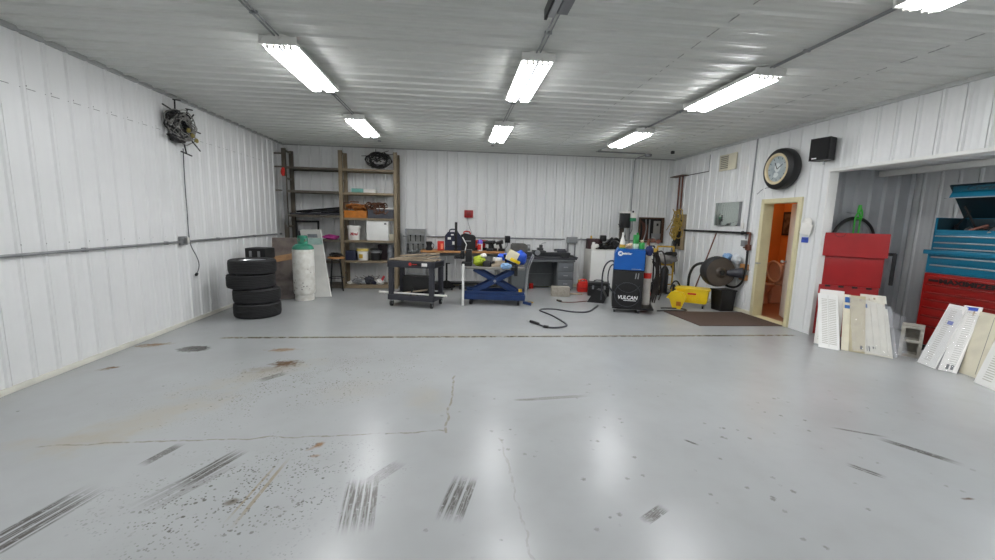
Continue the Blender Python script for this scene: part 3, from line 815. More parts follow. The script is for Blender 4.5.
# left bay
defs = [('dark_pipe', -3.5, -2.48, .0, .02, 'dgrey', 'dark grey pipe lying lowest in the bundle on the shelf'), ('black_bar', -3.3, -2.47, .02, .13, 'black', 'black flat bar sloping up across the pipe bundle'),
        ('brown_strip', -3.5, -2.75, .0, .02, 'brown_wood', 'brown wooden strip at the edge of the pipe bundle'), ('grey_tube', -3.1, -2.48, .06, .1, 'dgrey', 'short grey tube on top of the pipe bundle'),
        ('black_rod', -3.45, -2.47, .05, .16, 'black_m', 'long black rod resting over the pipe bundle'), ('black_tube', -2.95, -2.47, .03, .06, 'black', 'stubby black tube by the middle upright in the bundle')]
for k, (nm, x0, x1, za, zb, mm, lb) in enumerate(defs):
    y = 9.3 + k * .06
    b = MB(); r = .022
    if 'bar' in nm or 'strip' in nm: 
        L = x1 - x0; b.box((0, 0, 0), (L, .06, .025), .003, (0, -math.atan2(zb - za, L), 0))
    else: b.cyl((-(x1 - x0) / 2, 0, -(zb - za) / 2), ((x1 - x0) / 2, 0, (zb - za) / 2), r, n=10)
    put(nm, b, M[mm], lb, 'bar', ((x0 + x1) / 2, y, 1.565 + r + (za + zb) / 2), rnd.uniform(-.03, .03), 'bars on the shelf')
t = thing('black_rack', 'empty black rack frame standing on the shelf behind the pale sheet', 'frame', (-3.22, 9.5, 1.05), 0)
b = MB(); b.bb(-.25, .25, -.015, .015, .36, .4, .003); b.bb(-.25, .25, -.015, .015, 0, .05, .003); b.bb(-.25, -.21, -.015, .015, 0, .4, .003); b.bb(.21, .25, -.015, .015, 0, .4, .003); b.build('rim', M['black'], t)
MB().bb(-.2, .2, -.004, .01, .05, .18).build('lower_pane', M['dgrey'], t)
put('pink_bag', MB().blob((0, 0, .055), (.16, .1, .06), 6, .4), M['pink'], 'crumpled magenta bag on the shelf above the stool', 'bag', (-2.7, 9.38, 1.05))
b = MB(); b.blob((0, 0, 0), (.035, .06, .09), 5, .3); put('red_pouch', b, M['red_b'], 'small red pouch hanging on the corner shelving post', 'pouch', (-3.56, 9.2, 2.44))
b = MB()
for k in range(4): b.tube([(k * .02 - .03, 0, 0), (k * .02 - .03, -.01, -.4), (k * .03 - .05, 0, -.9 - .05 * k)], .006, 6, smooth=1)
put('hanging_straps', b, M['grey_m'], 'grey straps hanging down the corner shelving post', 'strap', (-3.56, 9.22, 2.36))
b = MB()
for k in range(3):
    b.blob((k * .11 - .1, 0, .05), (.05, .05, .06), k + 2, .5)
put('clear_bag', b, mat('cloudy_plastic', '#b9bcbc', .25, 0, .2, 12), 'cloudy plastic bag behind the pipe bundle', 'bag', (-3.15, 9.62, 1.566))

# grey rack beside shelving
t = thing('tool_rack', 'grey metal tool rack standing against the back wall behind the cart', 'rack', (-.9, 9.55, 0))
b = MB()
for x in (-.225, .2): b.bb(x, x + .03, -.1, .12, 0, 1.32, .004)
b.build('upright', M['grey_m'], t)
for z in (.3, .72, .98, 1.17, 1.29):
    MB().bb(-.2, .205, -.1, -.07, z, z + .03, .003).build('rail', M['grey_m'], t)
MB().bb(-.2, .205, .1, .115, .2, 1.3).build('back_plate', mat('grey_plate', '#a2a39f', .5, .3, .25, 7), t)
rnd = random.Random(9)
b = MB()
for k in range(7):
    x = -.16 + k * .055; z = 1.17 if k % 2 else .98
    b.box((x, -.11, z - .06), (.02, .02, .13), .004); b.box((x, -.11, z), (.035, .025, .03), .004)
b.build('hung_tools', M['black_m'], t)
b = MB()
for k in range(6): b.blob((-.15 + k * .06, .03, .78 + rnd.uniform(0, .06)), (.03, .04, .05), k, .3)
b.build('fittings', M['steel'], t)

# ------------------------------------------------------------------ workbench
t = thing('workbench', 'long workbench with an orange wooden top along the back wall', 'workbench', (.17, 9.4, 0))
MB().bb(-.93, .9, -.3, .3, .825, .87, .006).build('top', M['wood'], t)
for x in (-.85, .82):
    for y in (-.25, .25): MB().bb(x - .03, x + .03, y - .03, y + .03, 0, .825, .004).build('leg', M['grey_m'], t)
MB().bb(-.88, .85, .22, .26, .72, .82).build('apron', M['grey_m'], t)
MB().bb(-.88, .85, -.05, .25, .1, .13, .004).build('lower_shelf', M['black_m'], t)
ZB = .871
t = thing('black_jug', 'small black jug at the tool rack end of the workbench', 'jug', (-.58, 9.2, ZB))
MB().lathe([(0, 0), (.07, 0), (.075, .03), (.05, .09), (.06, .13), (.075, .18), (.06, .19), (0, .17)], 24).build('body', M['black'], t); MB().tube([(.06, 0, .15), (.11, 0, .12), (.09, 0, .05), (.06, 0, .03)], .008, 6, smooth=2).build('handle', M['black'], t)
t = thing('red_carton', 'small orange red carton on the workbench beside the navy tool case', 'carton', (-.33, 9.22, ZB))
MB().bb(-.07, .07, -.06, .06, 0, .2, .005).build('body', M['red_b'], t); MB().bb(-.0, .05, -.064, -.058, .03, .15, .002).build('printed_label', mat('salmon', '#f08a66', .5), t)
t = thing('navy_tool_case', 'navy upright tool case with white stickers on the workbench', 'tool case', (-.05, 9.28, ZB))
MB().prism([(-.19, 0), (.17, 0), (.17, .3), (.1, .4), (-.13, .4), (-.19, .32)], -.1, .1).build('body', M['navy_pl'], t)
MB().tube([(-.1, 0, .4), (-.08, 0, .46), (.06, 0, .46), (.08, 0, .4)], .014, 8, smooth=1).build('handle', M['navy_pl'], t)
b = MB(); b.bb(-.13, -.06, -.105, -.1, .24, .29); b.bb(-.03, .02, -.105, -.1, .13, .2); b.bb(-.06, .0, -.105, -.1, .33, .36); b.build('sticker', M['white_pl'], t)
MB().bb(-.19, .17, -.11, -.1, .09, .105).build('seam', M['black'], t)
t = thing('black_tool_case', 'black tool case with a red handle on the workbench', 'tool case', (.27, 9.32, ZB))
MB().prism([(-.16, 0), (.16, 0), (.165, .3), (.13, .34), (-.08, .38), (-.16, .34)], -.09, .09).build('body', M['black'], t)
MB().tube([(-.1, 0, .37), (-.09, 0, .42), (.03, 0, .42), (.05, 0, .36)], .015, 8, smooth=1).build('handle', M['red_b'], t)
MB().bb(-.1, .06, -.095, -.09, .2, .225).build('badge', M['grey_m'], t)
b = MB(); b.bb(-.028, .028, -.02, .02, 0, .62, .005); b.bb(-.04, .04, -.035, .035, 0, .04, .005); put('black_post', b, M['black'], 'tall black post standing in front of the workbench tool cases', 'post', (.0, 9.14, ZB))
b = MB(); b.tube([(0, 0, .012), (.03, .0, .14), (-.06, .01, .3)], .012, 6); put('white_stick', b, M['white'], 'thin white stick leaning before the black tool case', 'stick', (.2, 9.14, ZB))
t = thing('spray_can', 'white and purple can standing on the workbench', 'can', (.53, 9.2, ZB))
MB().lathe([(0, 0), (.055, 0), (.055, .16), (0, .16)], 24).build('body', M['white_pl'], t); MB().lathe([(.0, .16), (.056, .16), (.056, .21), (.03, .25), (0, .25)], 24).build('cap', M['purple'], t); MB().bb(-.06, .02, -.057, -.04, .03, .15, .005).build('printed_label', M['red_b'], t)
def drill(label, loc, rz, m1, m2, group, tilt=0):
    t = thing('power_tool', label, 'power tool', loc, rz, group)
    b = MB(); b.at((0, 0, 0), (0, tilt, 0)); b.cyl((-.1, 0, .19), (.06, 0, .19), .045, .038, 16); b.bb(-.06, .0, -.025, .025, .04, .17, .01); b.build('body', m1, t)
    b = MB(); b.cyl((.06, 0, .19), (.14, 0, .19), .026, .016, 14); b.build('chuck', M['black_m'], t)
    b = MB(); b.bb(-.1, .04, -.04, .04, .0, .06, .01); b.build('battery', m2, t)
    return t
G = 'power tools on the workbench'
drill('red power tool beside the black tool case on the workbench', (.47, 9.42, ZB), .2, M['red_b'], M['black'], G)
drill('red and black power tool behind the purple can', (.66, 9.44, ZB), -.5, M['red'], M['black'], G)
drill('black power tool beside the purple can on the workbench', (.72, 9.24, ZB), 2.9, M['black'], M['dgrey'], G)
drill('black power tool in the middle of the bench end group', (.87, 9.3, ZB), .3, M['black_m'], M['black'], G, -.3)
drill('black power tool at the desk end of the workbench', (.99, 9.25, ZB), 2.7, M['black'], M['black'], G, .25)
b = MB(); b.blob((0, 0, .05), (.12, .08, .05), 2, .4); b.cyl((-.1, 0, .06), (-.15, -.02, .08), .03, n=12); put('grinder', b, M['dgrey'], 'dark grey grinder lying behind the white and purple can', 'grinder', (.52, 9.52, ZB))
# under bench
t = thing('jack_stand', 'black stand with a tall post on the floor under the workbench', 'stand', (-.2, 9.25, 0))
MB().lathe([(0, .04), (.19, .04), (.19, .07), (.05, .19), (.03, .2), (0, .2)], 4).build('base', M['black_m'], t)
b = MB(); b.cyl((0, 0, .18), (0, 0, .58), .022, n=12); b.bb(-.02, .07, -.02, .02, .57, .59); b.build('post', M['black_m'], t)
for s in (-1, 1): MB().bb(s * .12 - .02, s * .12 + .02, -.13, .13, 0, .045).build('foot', M['black_m'], t)
put('black_plank', MB().bb(-.34, .34, -.05, .05, 0, .1, .006), M['black'], 'low black timber on the floor under the bench', 'timber', (.42, 9.25, 0))
put('black_block', MB().bb(-.15, .15, -.08, .08, 0, .14, .01), M['black'], 'low black box on the floor behind the utility cart', 'box', (-.52, 9.2, 0))

# wall things at back
t = thing('alarm_box', 'small red box on the back wall above the workbench', 'alarm', (.285, YB - .02, 1.68))
MB().bb(-.1, .1, -.06, .02, -.085, .085, .008).build('body', M['red'], t); MB().bb(-.05, .05, -.068, -.06, -.04, .04, .004).build('cover', mat('dark_red', '#7c1416', .4), t)
put('thin_cord', MB().tube([(-.02, 0, 0), (.0, 0, -.15), (.06, 0, -.3), (.1, 0, -.42)], .004, 6, smooth=2), M['dgrey'], 'thin cord hanging below the red alarm box', 'cord', (.28, YB - .03, 1.6))
t = thing('wall_conduit', 'grey conduit along the back wall above the workbench', 'conduit', (0, YB - .032, 1.145))
MB().cyl((-1.2, 0, 0), (2.57, 0, 0), .013, n=8).build('pipe', M['grey_m'], t); MB().cyl((2.87, 0, 0), (4.9, 0, 0), .013, n=8).build('pipe', M['grey_m'], t)
MB().bb(1.14, 1.26, -.05, .03, -.11, .05, .006).build('outlet', M['black'], t)
MB().tube([(1.2, -.04, -.1), (1.19, -.05, -.2), (1.12, -.06, -.26)], .008, 6, smooth=1).build('plug_cord', M['grey_m'], t)
t = thing('junction_box', 'grey junction box with two conduits above the steel desk', 'junction box', (2.72, YB - .05, 1.13))
MB().bb(-.1, .15, -.03, .05, -.08, .07, .008).build('box', M['grey_m'], t)
for x in (-.07, .1): MB().cyl((x, 0, -.08), (x, 0, -.48), .018, n=8).build('conduit', M['grey_m'], t)
# electrical niche
t = thing('electrical_panel', 'dark open electrical cabinet in a brown wooden frame on the back wall', 'electrical panel', (4.68, YB - .02, 1.405))
b = MB(); b.bb(-.31, .31, -.05, .0, .27, .3, .003); b.bb(-.31, .31, -.05, .0, -.3, -.27, .003); b.bb(-.31, -.28, -.05, 0, -.3, .3, .003); b.bb(.26, .31, -.05, 0, -.3, .3, .003); b.build('frame', M['brown_wood'], t)
MB().bb(-.28, .26, -.006, .01, -.27, .27).build('back_plate', mat('dark_niche', '#1d1b1a', .7, 0, .3, 12), t)
MB().bb(.06, .22, -.04, -.006, -.1, .22, .006).build('breaker_box', mat('panel_grey', '#8e8d88', .5), t); MB().bb(.12, .17, -.045, -.04, .1, .16).build('breaker_window', M['black'], t)
b = MB(); b.bb(.02, .24, -.05, -.006, -.25, -.08, .006); b.tube([(-.05, -.03, .25), (-.05, -.03, -.25)], .018); b.tube([(-.14, -.02, .25), (-.12, -.03, 0), (-.17, -.02, -.25)], .016, smooth=1); b.build('conduit', M['grey_m'], t)
b = MB()
for k in range(6): b.tube([(-.25 + k * .03, -.02, .22 - k * .02), (-.2 + k * .02, -.03, 0), (-.22 + k * .035, -.02, -.24)], .007, 6, smooth=1)
b.build('wiring', M['copper'], t)

# ------------------------------------------------------------------ desk with lathe
t = thing('steel_desk', 'grey steel kneehole desk with drawers against the back wall', 'desk', (1.96, 9.42, 0))
MB().bb(-.82, .72, -.3, .3, .655, .7, .008).build('top', M['desk'], t)
MB().bb(-.72, -.32, -.27, .27, .03, .655, .006).build('pedestal', M['desk'], t); MB().bb(.32, .7, -.27, .27, .03, .655, .006).build('pedestal', M['desk'], t)
MB().bb(-.32, .32, .2, .22, .03, .655).build('back_panel', M['desk'], t); MB().bb(-.32, .32, .16, .19, .3, .33).build('stretcher', M['desk'], t)
for z0, z1 in ((.06, .25), (.27, .42), (.44, .63)):
    dr = MB().bb(.345, .675, -.285, -.27, z0, z1, .005).build('drawer', mat('drawer_grey', '#72767a', .4, .2, .1), t)
    MB().bb(.46, .56, -.3, -.285, (z0 + z1) / 2 - .008, (z0 + z1) / 2 + .012, .003).build('handle', M['steel'], dr)
MB().bb(-.695, -.345, -.285, -.27, .06, .63, .005).build('cupboard_door', M['desk'], t)
for x in (-.68, -.36, .36, .66): MB().cyl((x, -.2, 0), (x, -.2, .03), .02, n=8).build('foot', M['black'], t)
b = MB(); b.lathe([(0, 0), (.05, 0), (.05, .12), (0, .12)], 16); put('red_tin', b, M['red_b'], 'small red tin on the floor under the steel desk', 'tin', (1.75, 9.45, 0))
t = thing('metal_lathe', 'dark grey metal lathe mounted on top of the steel desk', 'lathe', (1.95, 9.4, .702))
MB().bb(-.86, .78, -.24, .22, .0, .035, .006).build('chip_tray', M['dgrey'], t)
MB().prism([(-.24, .035), (.22, .035), (.28, .08), (-.24, .06)], .74, .8, 'x').build('tray_end', M['dgrey'], t)
MB().bb(-.5, .66, -.1, .1, .06, .15, .008).build('bed', mat('oily_steel', '#3b3d3f', .35, .5, .2), t)
for x in (-.4, .55): MB().bb(x - .08, x + .08, -.09, .09, .035, .065).build('foot', M['dgrey'], t)
b = MB(); b.prism([(-.7, .15), (-.34, .15), (-.34, .3), (-.4, .34), (-.66, .34), (-.7, .3)], -.12, .12); b.build('headstock', mat('worn_grey', '#5d5a56', .5, .3, .25), t)
b = MB(); b.cyl((-.34, 0, .25), (-.27, 0, .25), .075, n=20); b.build('chuck', M['steel'], t)
b = MB(); b.bb(-.2, .08, -.15, .12, .15, .19, .008); b.bb(-.1, .03, -.08, .06, .19, .25, .008); b.bb(-.05, .02, -.04, .04, .25, .32, .006); b.build('carriage', mat('carriage_grey', '#4c4d4e', .4, .5), t)
b = MB(); b.lathe([(.05, -.01), (.06, -.01), (.06, .01), (.05, .01), (.05, -.01)], 20, (-.12, -.18, .15), 'y'); b.cyl((-.12, -.19, .15), (-.12, -.13, .15), .05); b.build('handwheel', M['steel'], t); b = MB(); b.tube([(-.02, 0, .32), (.03, -.02, .36), (.1, -.02, .37)], .01); b.build('lever', M['steel'], t)
b = MB(); b.bb(.38, .58, -.07, .07, .15, .2, .008); b.cyl((.3, 0, .2), (.56, 0, .2), .03); b.build('tailstock', M['dgrey'], t)
# floor by the desk
t = thing('concrete_block', 'solid tan concrete block lying on the floor before the steel desk', 'concrete block', (2.2, 8.5, 0), -.1)
t2 = MB().bb(-.19, .19, -.1, .1, 0, .2, .008).build('body', mat('tan_concrete', '#a8a195', .9, 0, .2, 20, .4), t)
put('wood_board', MB().bb(-.25, .25, -.05, .05, 0, .02, .003), M['pale_wood'], 'flat wooden board on the floor by the red gas can', 'board', (2.5, 8.72, 0), -.3)
t = thing('gas_can', 'red plastic gas can on the floor by the white cabinet', 'gas can', (2.86, 9.02, 0), -.1)
MB().bb(-.14, .14, -.1, .1, 0, .2, .045).build('body', M['red_b'], t)
b = MB(); b.bb(-.12, .12, -.07, .07, .17, .24, .03); b.build('shoulder', M['red_b'], t)
MB().tube([(-.09, 0, .22), (-.06, 0, .28), (.05, 0, .28), (.08, 0, .22)], .016, 8, smooth=1).build('handle', M['red_b'], t)
b = MB(); b.cyl((-.1, 0, .22), (-.1, 0, .27), .025, n=14); b.build('cap', M['oyellow'], t)
b = MB(); b.box((0, -.101, .1), (.2, .008, .02), .003); b.build('rib', M['red'], t)
t = thing('black_tool_box', 'black tool box on the floor between the gas can and welder', 'toolbox', (3.06, 8.6, 0), -.25)
MB().bb(-.22, .22, -.13, .13, 0, .2, .012).build('body', M['black'], t); MB().bb(-.225, .225, -.135, .135, .205, .29, .02).build('lid', M['black'], t)
MB().tube([(-.1, 0, .29), (-.08, 0, .33), (.08, 0, .33), (.1, 0, .29)], .012, 8, smooth=1).build('handle', M['dgrey'], t)
for s in (-1, 1): MB().bb(s * .12 - .02, s * .12 + .02, -.145, -.13, .15, .23, .004).build('latch', M['grey_m'], t)
t = thing('welding_mask', 'black welding helmet resting on the floor before the black tool box', 'helmet', (2.78, 7.86, 0), -.5)
MB().prism([(-.17, 0), (.15, 0), (.19, .1), (.12, .24), (.0, .26), (-.08, .16)], -.11, .11).build('shell', M['black'], t)
b = MB(); b.at((-.06, -.0, .13), (0, -.9, 0)); b.bb(-.05, .05, -.06, .06, -.01, .0); b.build('visor', mat('visor_glass', '#20242a', .1), t)

# ------------------------------------------------------------------ white cabinet + things on it
t = thing('white_cabinet', 'wide white two door cabinet against the back wall behind the welder', 'cabinet', (3.55, 9.42, 0))
MB().bb(-.5, .5, -.24, .26, .05, .94, .008).build('body', mat('greyed_white', '#cfcdc6', .45, 0, .12, 3), t)
for x0, x1 in ((-.495, -.165), (-.16, .165), (.17, .495)): MB().bb(x0, x1, -.256, -.24, .07, .93, .004).build('door', M['white'], t)
MB().bb(-.48, .48, -.2, .24, 0, .05).build('plinth', M['grey_m'], t)
ZT = .942
t = thing('dark_wood_box', 'dark maroon wooden box on top of the white cabinet', 'box', (3.22, 9.5, ZT))
MB().bb(-.17, .17, -.09, .09, 0, .24, .006).build('body', mat('maroon_wood', '#3d2426', .6, 0, .3), t)
b = MB(); b.lathe([(0, 0), (.05, 0), (.055, .07), (.04, .12), (.035, .16), (.0, .17)], 20); b.blob((.07, 0, .08), (.06, .04, .05), 2, .3); put('white_mug', b, M['white_pl'], 'white jug standing before the dark maroon box', 'jug', (3.14, 9.3, ZT))
b = MB(); b.lathe([(0, 0), (.02, 0), (.02, .06), (0, .07)], 12); put('yellow_plug', b, M['oyellow'], 'small yellow plug on top of the dark maroon box', 'plug', (3.14, 9.5, ZT + .241))
b = MB(); b.blob((0, 0, .06), (.14, .1, .06), 7, .45); b.cyl((.0, -.05, .1), (.14, -.08, .22), .03, .02, 12); b.bb(-.1, .02, -.06, .06, .15, .26, .02); put('angle_grinder', b, M['black_m'], 'black angle grinder on top of the white cabinet', 'grinder', (3.42, 9.36, ZT)).scale = (1.1, 1, 1.25)
b = MB(); b.blob((0, 0, .07), (.13, .1, .07), 3, .5); b.tube([(-.1, -.05, .1), (0, -.06, .2), (.1, -.05, .14)], .02, 8, smooth=2); put('power_drill', b, M['black'], 'black power drill lying beside the angle grinder', 'drill', (3.65, 9.36, ZT)).scale = (1.1, 1, 1.4)
b = MB(); b.cyl((0, 0, 0), (0, 0, .12), .05, n=18); b.cyl((0, 0, .12), (0, 0, .15), .03, n=12); put('steel_bottle', b, M['steel'], 'small steel canister at the welder end of the white cabinet', 'canister', (3.78, 9.28, ZT))
b = MB(); b.bb(-.2, .2, -.07, .07, 0, .05, .01); b.blob((.08, 0, .09), (.09, .06, .05), 1, .4); put('hand_plane', b, M['dgrey'], 'dark hand tool behind the steel canister on the white cabinet', 'tool', (3.55, 9.56, ZT))
t = thing('drill_press', 'tall dark bench drill press behind the welder', 'drill press', (3.96, 9.54, ZT))
MB().bb(-.12, .1, -.12, .12, 0, .05, .008).build('base', M['black_m'], t)
MB().cyl((-.03, .06, .05), (-.03, .06, .8), .075, n=16).build('column', mat('oily_brown', '#463d33', .45, .2, .2), t)
b = MB(); b.bb(-.12, .06, -.14, .1, .5, .84, .02); b.build('head', M['black'], t)
MB().bb(-.13, .07, -.13, .13, .84, .885, .012).build('belt_cover', M['white_pl'], t)
MB().cyl((-.03, -.08, .5), (-.03, -.08, .33), .025, n=12).build('spindle', M['steel'], t)
MB().bb(-.13, .08, -.13, .1, .2, .225, .005).build('table', M['grey_m'], t)
b = MB()
for k in range(3):
    a = 2 * PI * k / 3 + .4; b.cyl((-.13, -.05, .55), (-.16, -.05 + .09 * math.cos(a), .55 + .09 * math.sin(a)), .008, n=8)
b.build('feed_handle', M['black'], t)
MB().cyl((.03, .02, .5), (.03, .02, .8), .04, n=12).build('motor', mat('motor_brown', '#4d4236', .5), t)
t = thing('oil_bottle', 'white bottle with a green base hung beside the drill press head', 'bottle', (4.07, 9.4, 1.6))
MB().bb(-.065, .065, -.04, .04, .07, .2, .015).build('body', M['white_pl'], t); MB().bb(-.068, .068, -.043, .043, 0, .08, .012).build('green_base', mat('bottle_green', '#2c8a5c', .4), t); MB().cyl((0, 0, .2), (0, 0, .24), .02, n=12).build('cap', M['black'], t)
MB().tube([(0, .0, .0), (0, .0, -.2), (.0, .1, -.3), (0, .12, -.56)], .012, 8).build('holder_arm', M['grey_m'], t)

# ------------------------------------------------------------------ welder cart
WR = math.radians(-20)
t = thing('welder_cart', 'black wheeled welding cabinet with a looped cable and white lettering', 'welding cart', (3.06, 7.12, 0), WR)
MB().bb(-.25, .25, -.29, .29, .1, .735, .012).build('cabinet', M['black'], t)
MB().bb(-.24, .45, -.28, .34, .07, .1, .004).build('base_plate', M['black_m'], t)
for x in (-.2, .2):
    for y in (-.24, .26):
        w = MB().bb(x - .02, x + .02, y - .03, y + .03, .05, .075).build('caster', M['grey_m'], t)
        MB().cyl((x - .014, y, .034), (x + .014, y, .034), .034, n=18).build('wheel', M['dgrey'], w)
w = MB().bb(.4, .42, .25, .31, .05, .075).build('caster', M['grey_m'], t); MB().cyl((.395, .28, .034), (.425, .28, .034), .034, n=18).build('wheel', M['dgrey'], w)
text('VULCAN', .088, M['white_text'], t, (.005, -.292, .275), (PI / 2, 0, 0), 'lettering', .002, .0025, .95, .15)
MB().bb(-.06, .15, -.294, -.29, .222, .232).build('lettering_underline', M['white_text'], t)
b = MB(); b.tube([(.215 * math.cos(a), -.31 - .012 * math.sin(2 * a), .33 + .21 * math.sin(a)) for a in [2 * PI * i / 36 for i in range(36)]], .007, 6, True)
b.tube([(-.2, -.305, .5), (-.12, -.31, .4), (.02, -.315, .36), (.14, -.31, .42), (.2, -.305, .5)], .006, 6, smooth=2); b.build('cable_loop', M['dgrey'], t)
b = MB(); b.box((.12, -.305, .66), (.018, .02, .1), .006, (0, .1, 0)); b.box((.16, -.305, .66), (.018, .02, .1), .006, (0, .1, 0)); b.build('clip', M['grey_m'], t)
t = thing('welder', 'blue welding machine with a white logo on the black cart', 'welder', (3.06, 7.12, .737), WR)
MB().prism([(-.255, .02), (.25, .02), (.25, .365), (-.2, .375), (-.245, .3)], -.29, .25).build('case', M['blue'], t)
MB().bb(-.25, .255, -.295, .26, .0, .022, .006).build('base', M['black'], t)
MB().bb(.248, .262, -.29, .26, .02, .37, .004).build('side_panel', M['black_m'], t)
MB().bb(-.2, .25, -.285, .25, .372, .382, .004).build('top', M['blue'], t)
b = MB(); b.lathe([(0, -.004), (.042, -.004), (.042, .004), (0, .004)], 28, (-.155, -.292, .3), 'y'); b.bb(-.13, -.04, -.294, -.29, .285, .312); b.build('logo', M['white_text'], t)
text('M', .05, M['blue'], t, (-.155, -.2965, .3), (PI / 2, 0, 0), 'logo_letter', .001, .003)
text('Miller', .05, M['white_text'], t, (-.03, -.292, .3), (PI / 2, 0, 0), 'lettering', .002, .001, 1.05, .2)
MB().bb(.04, .2, -.294, -.29, .035, .045).build('badge', M['steel'], t)
b = MB(); b.tube([(-.23, -.1, .14), (-.32, -.12, .16), (-.41, -.15, .06), (-.44, -.16, -.12), (-.43, -.16, -.35), (-.44, -.2, -.55)], .014, 8, smooth=2); b.tube([(-.23, -.18, .08), (-.29, -.2, .1), (-.34, -.24, -.02), (-.34, -.28, -.2), (-.29, -.32, -.33), (-.2, -.32, -.4)], .012, 8, smooth=2); b.build('cable', M['dgrey'], t)
def wpt(x, y, z):
    c, s = math.cos(WR), math.sin(WR); return (3.06 + x * c - y * s, 7.12 + x * s + y * c, z)
ZW = 1.12
t = thing('spray_bottle', 'tall white spray bottle on top of the blue welder', 'bottle', wpt(-.13, -.2, ZW))
MB().lathe([(0, 0), (.045, 0), (.047, .02), (.047, .09), (.03, .16), (.02, .2), (0, .2)], 24).build('body', M['white_pl'], t); MB().lathe([(0, .2), (.018, .2), (.014, .27), (0, .28)], 16).build('spout', M['white_pl'], t); MB().lathe([(.0475, .02), (.0485, .02), (.0485, .07), (.0475, .07), (.0475, .02)], 24).build('printed_label', M['oyellow'], t)
MB().lathe([(.0, .0), (.05, .0), (.05, .018), (0, .018)], 24).build('foot', M['bgreen'], t)
t = thing('green_bottle', 'tall green bottle with a white label on the blue welder', 'bottle', wpt(.09, -.16, ZW))
MB().bb(-.045, .045, -.03, .03, .08, .24, .012).build('body', M['bgreen'], t); MB().bb(-.045, .045, -.031, .031, 0, .09, .01).build('label_band', mat('mint', '#cfe5cf', .5), t); MB().cyl((.02, 0, .24), (.02, 0, .275), .018, n=12).build('cap', M['bgreen'], t)
t = thing('green_can', 'short green can with a tan lid on the blue welder', 'can', wpt(.19, -.2, ZW))
MB().lathe([(0, 0), (.045, 0), (.048, .02), (.048, .1), (.035, .115), (0, .115)], 24).build('body', M['bgreen'], t); MB().lathe([(0, .115), (.028, .115), (.028, .15), (0, .16)], 16).build('lid', M['pale_wood'], t)
b = MB(); b.blob((0, 0, .035), (.11, .07, .045), 4, .35); put('tan_cloth', b, mat('tan_fabric', '#b9a48a', .8, 0, .25, 14), 'crumpled tan cloth on the blue welder behind the bottles', 'cloth', wpt(.02, -.1, ZW))
t = thing('argon_cylinder', 'slim pale gas cylinder with a red label at the side of the welder', 'gas cylinder', wpt(.345, .14, .102))
MB().lathe([(0, 0), (.07, 0), (.073, .02), (.073, .72), (.066, .8), (.035, .87), (0, .88)], 28).build('body', mat('pale_cylinder', '#c9c5bd', .45, 0, .15), t); MB().lathe([(.0735, .48), (.075, .48), (.075, .58), (.0735, .58), (.0735, .48)], 28).build('red_label', M['red_b'], t)
b = MB(); b.cyl((0, 0, .87), (0, 0, .95), .018); b.cyl((-.02, -.03, .95), (.1, -.05, .97), .014); b.lathe([(0, -.012), (.035, -.012), (.035, .012), (0, .012)], 18, (.08, -.06, .99), 'y'); b.build('regulator', M['oyellow'], t)
b = MB(); rnd = random.Random(14)
for k in range(8):
    x0 = rnd.uniform(-.05, .12); b.tube([(x0 * .5, .02, .98 + rnd.uniform(-.05, .1)), (x0 + .08, .05, 1.0 + rnd.uniform(-.1, .12)), (x0 + .14, .08, .6 + rnd.uniform(-.1, .1)), (x0 + .1, .1, .25), (x0 + .05, .05, .05 + rnd.uniform(0, .1))], .012, 6, smooth=2)
put('welding_hoses', b, mat('dark_hose', '#2b2520', .6, 0, .5, 8), 'dark hoses hanging behind the pale slim cylinder', 'hoses', wpt(.42, .24, .05), WR)
b = MB(); b.blob((0, 0, 0), (.07, .06, .09), 3, .25); put('blue_glove', b, mat('navy_fabric', '#2a3566', .7, 0, .2), 'dark blue glove hung at the top of the slim cylinder', 'glove', wpt(.34, .02, 1.08))
# floor cables
P0 = [(2.66, 7.45), (2.518, 7.215), (2.34, 6.933), (2.204, 6.851), (1.968, 6.914), (1.827, 7.078), (1.657, 7.144), (1.512, 7.117), (1.457, 7.008), (1.494, 6.894), (1.597, 6.64), (1.647, 6.354), (1.686, 6.058), (1.669, 5.947), (1.587, 5.864), (1.423, 5.818), (1.326, 5.866), (1.24, 6.04)]
t = thing('welding_lead', 'long black welding lead snaking over the floor toward the seam', 'cable', (0, 0, 0))
MB().tube([(x, y, .013) for x, y in P0], .013, 8, smooth=2).build('lead', M['dgrey'], t)
b = MB(); b.tube([(1.25, 6.02, .02), (1.2, 6.11, .024), (1.15, 6.17, .026)], .022, 8); b.cyl((1.36, 5.84, .02), (1.3, 5.88, .02), .022, n=10); b.build('holder', M['black'], t)
MB().cyl((1.15, 6.17, .026), (1.1, 6.18, .03), .007, n=8).build('electrode_tip', M['steel'], t)
t = thing('ground_lead', 'short dark lead with a clamp on the floor before the concrete block', 'cable', (0, 0, 0))
MB().tube([(2.05, 7.8, .008), (2.2, 7.75, .008), (2.35, 7.79, .008), (2.6, 7.9, .008)], .008, 6, smooth=2).build('lead', M['copper'], t)
MB().tube([(2.05, 7.8, .02), (1.99, 7.9, .025)], .02, 6).build('clamp', M['black'], t)
put('floor_cable', MB().tube([(3.6, 7.0, .01), (3.9, 7.05, .01), (4.1, 6.98, .01), (4.25, 7.1, .01), (4.1, 7.25, .01), (3.8, 7.25, .01)], .011, 6, smooth=2), M['black'], 'black cable lying on the floor between the welder and brown mat', 'cable')
b = MB(); b.tube([(.07 * math.cos(2 * PI * i / 20), .05 * math.sin(2 * PI * i / 20), .006) for i in range(20)], .005, 6, True); put('wire_ring', b, M['oyellow'], 'small loop of yellow wire on the floor by the blue lift table', 'wire', (1.42, 7.75, 0))

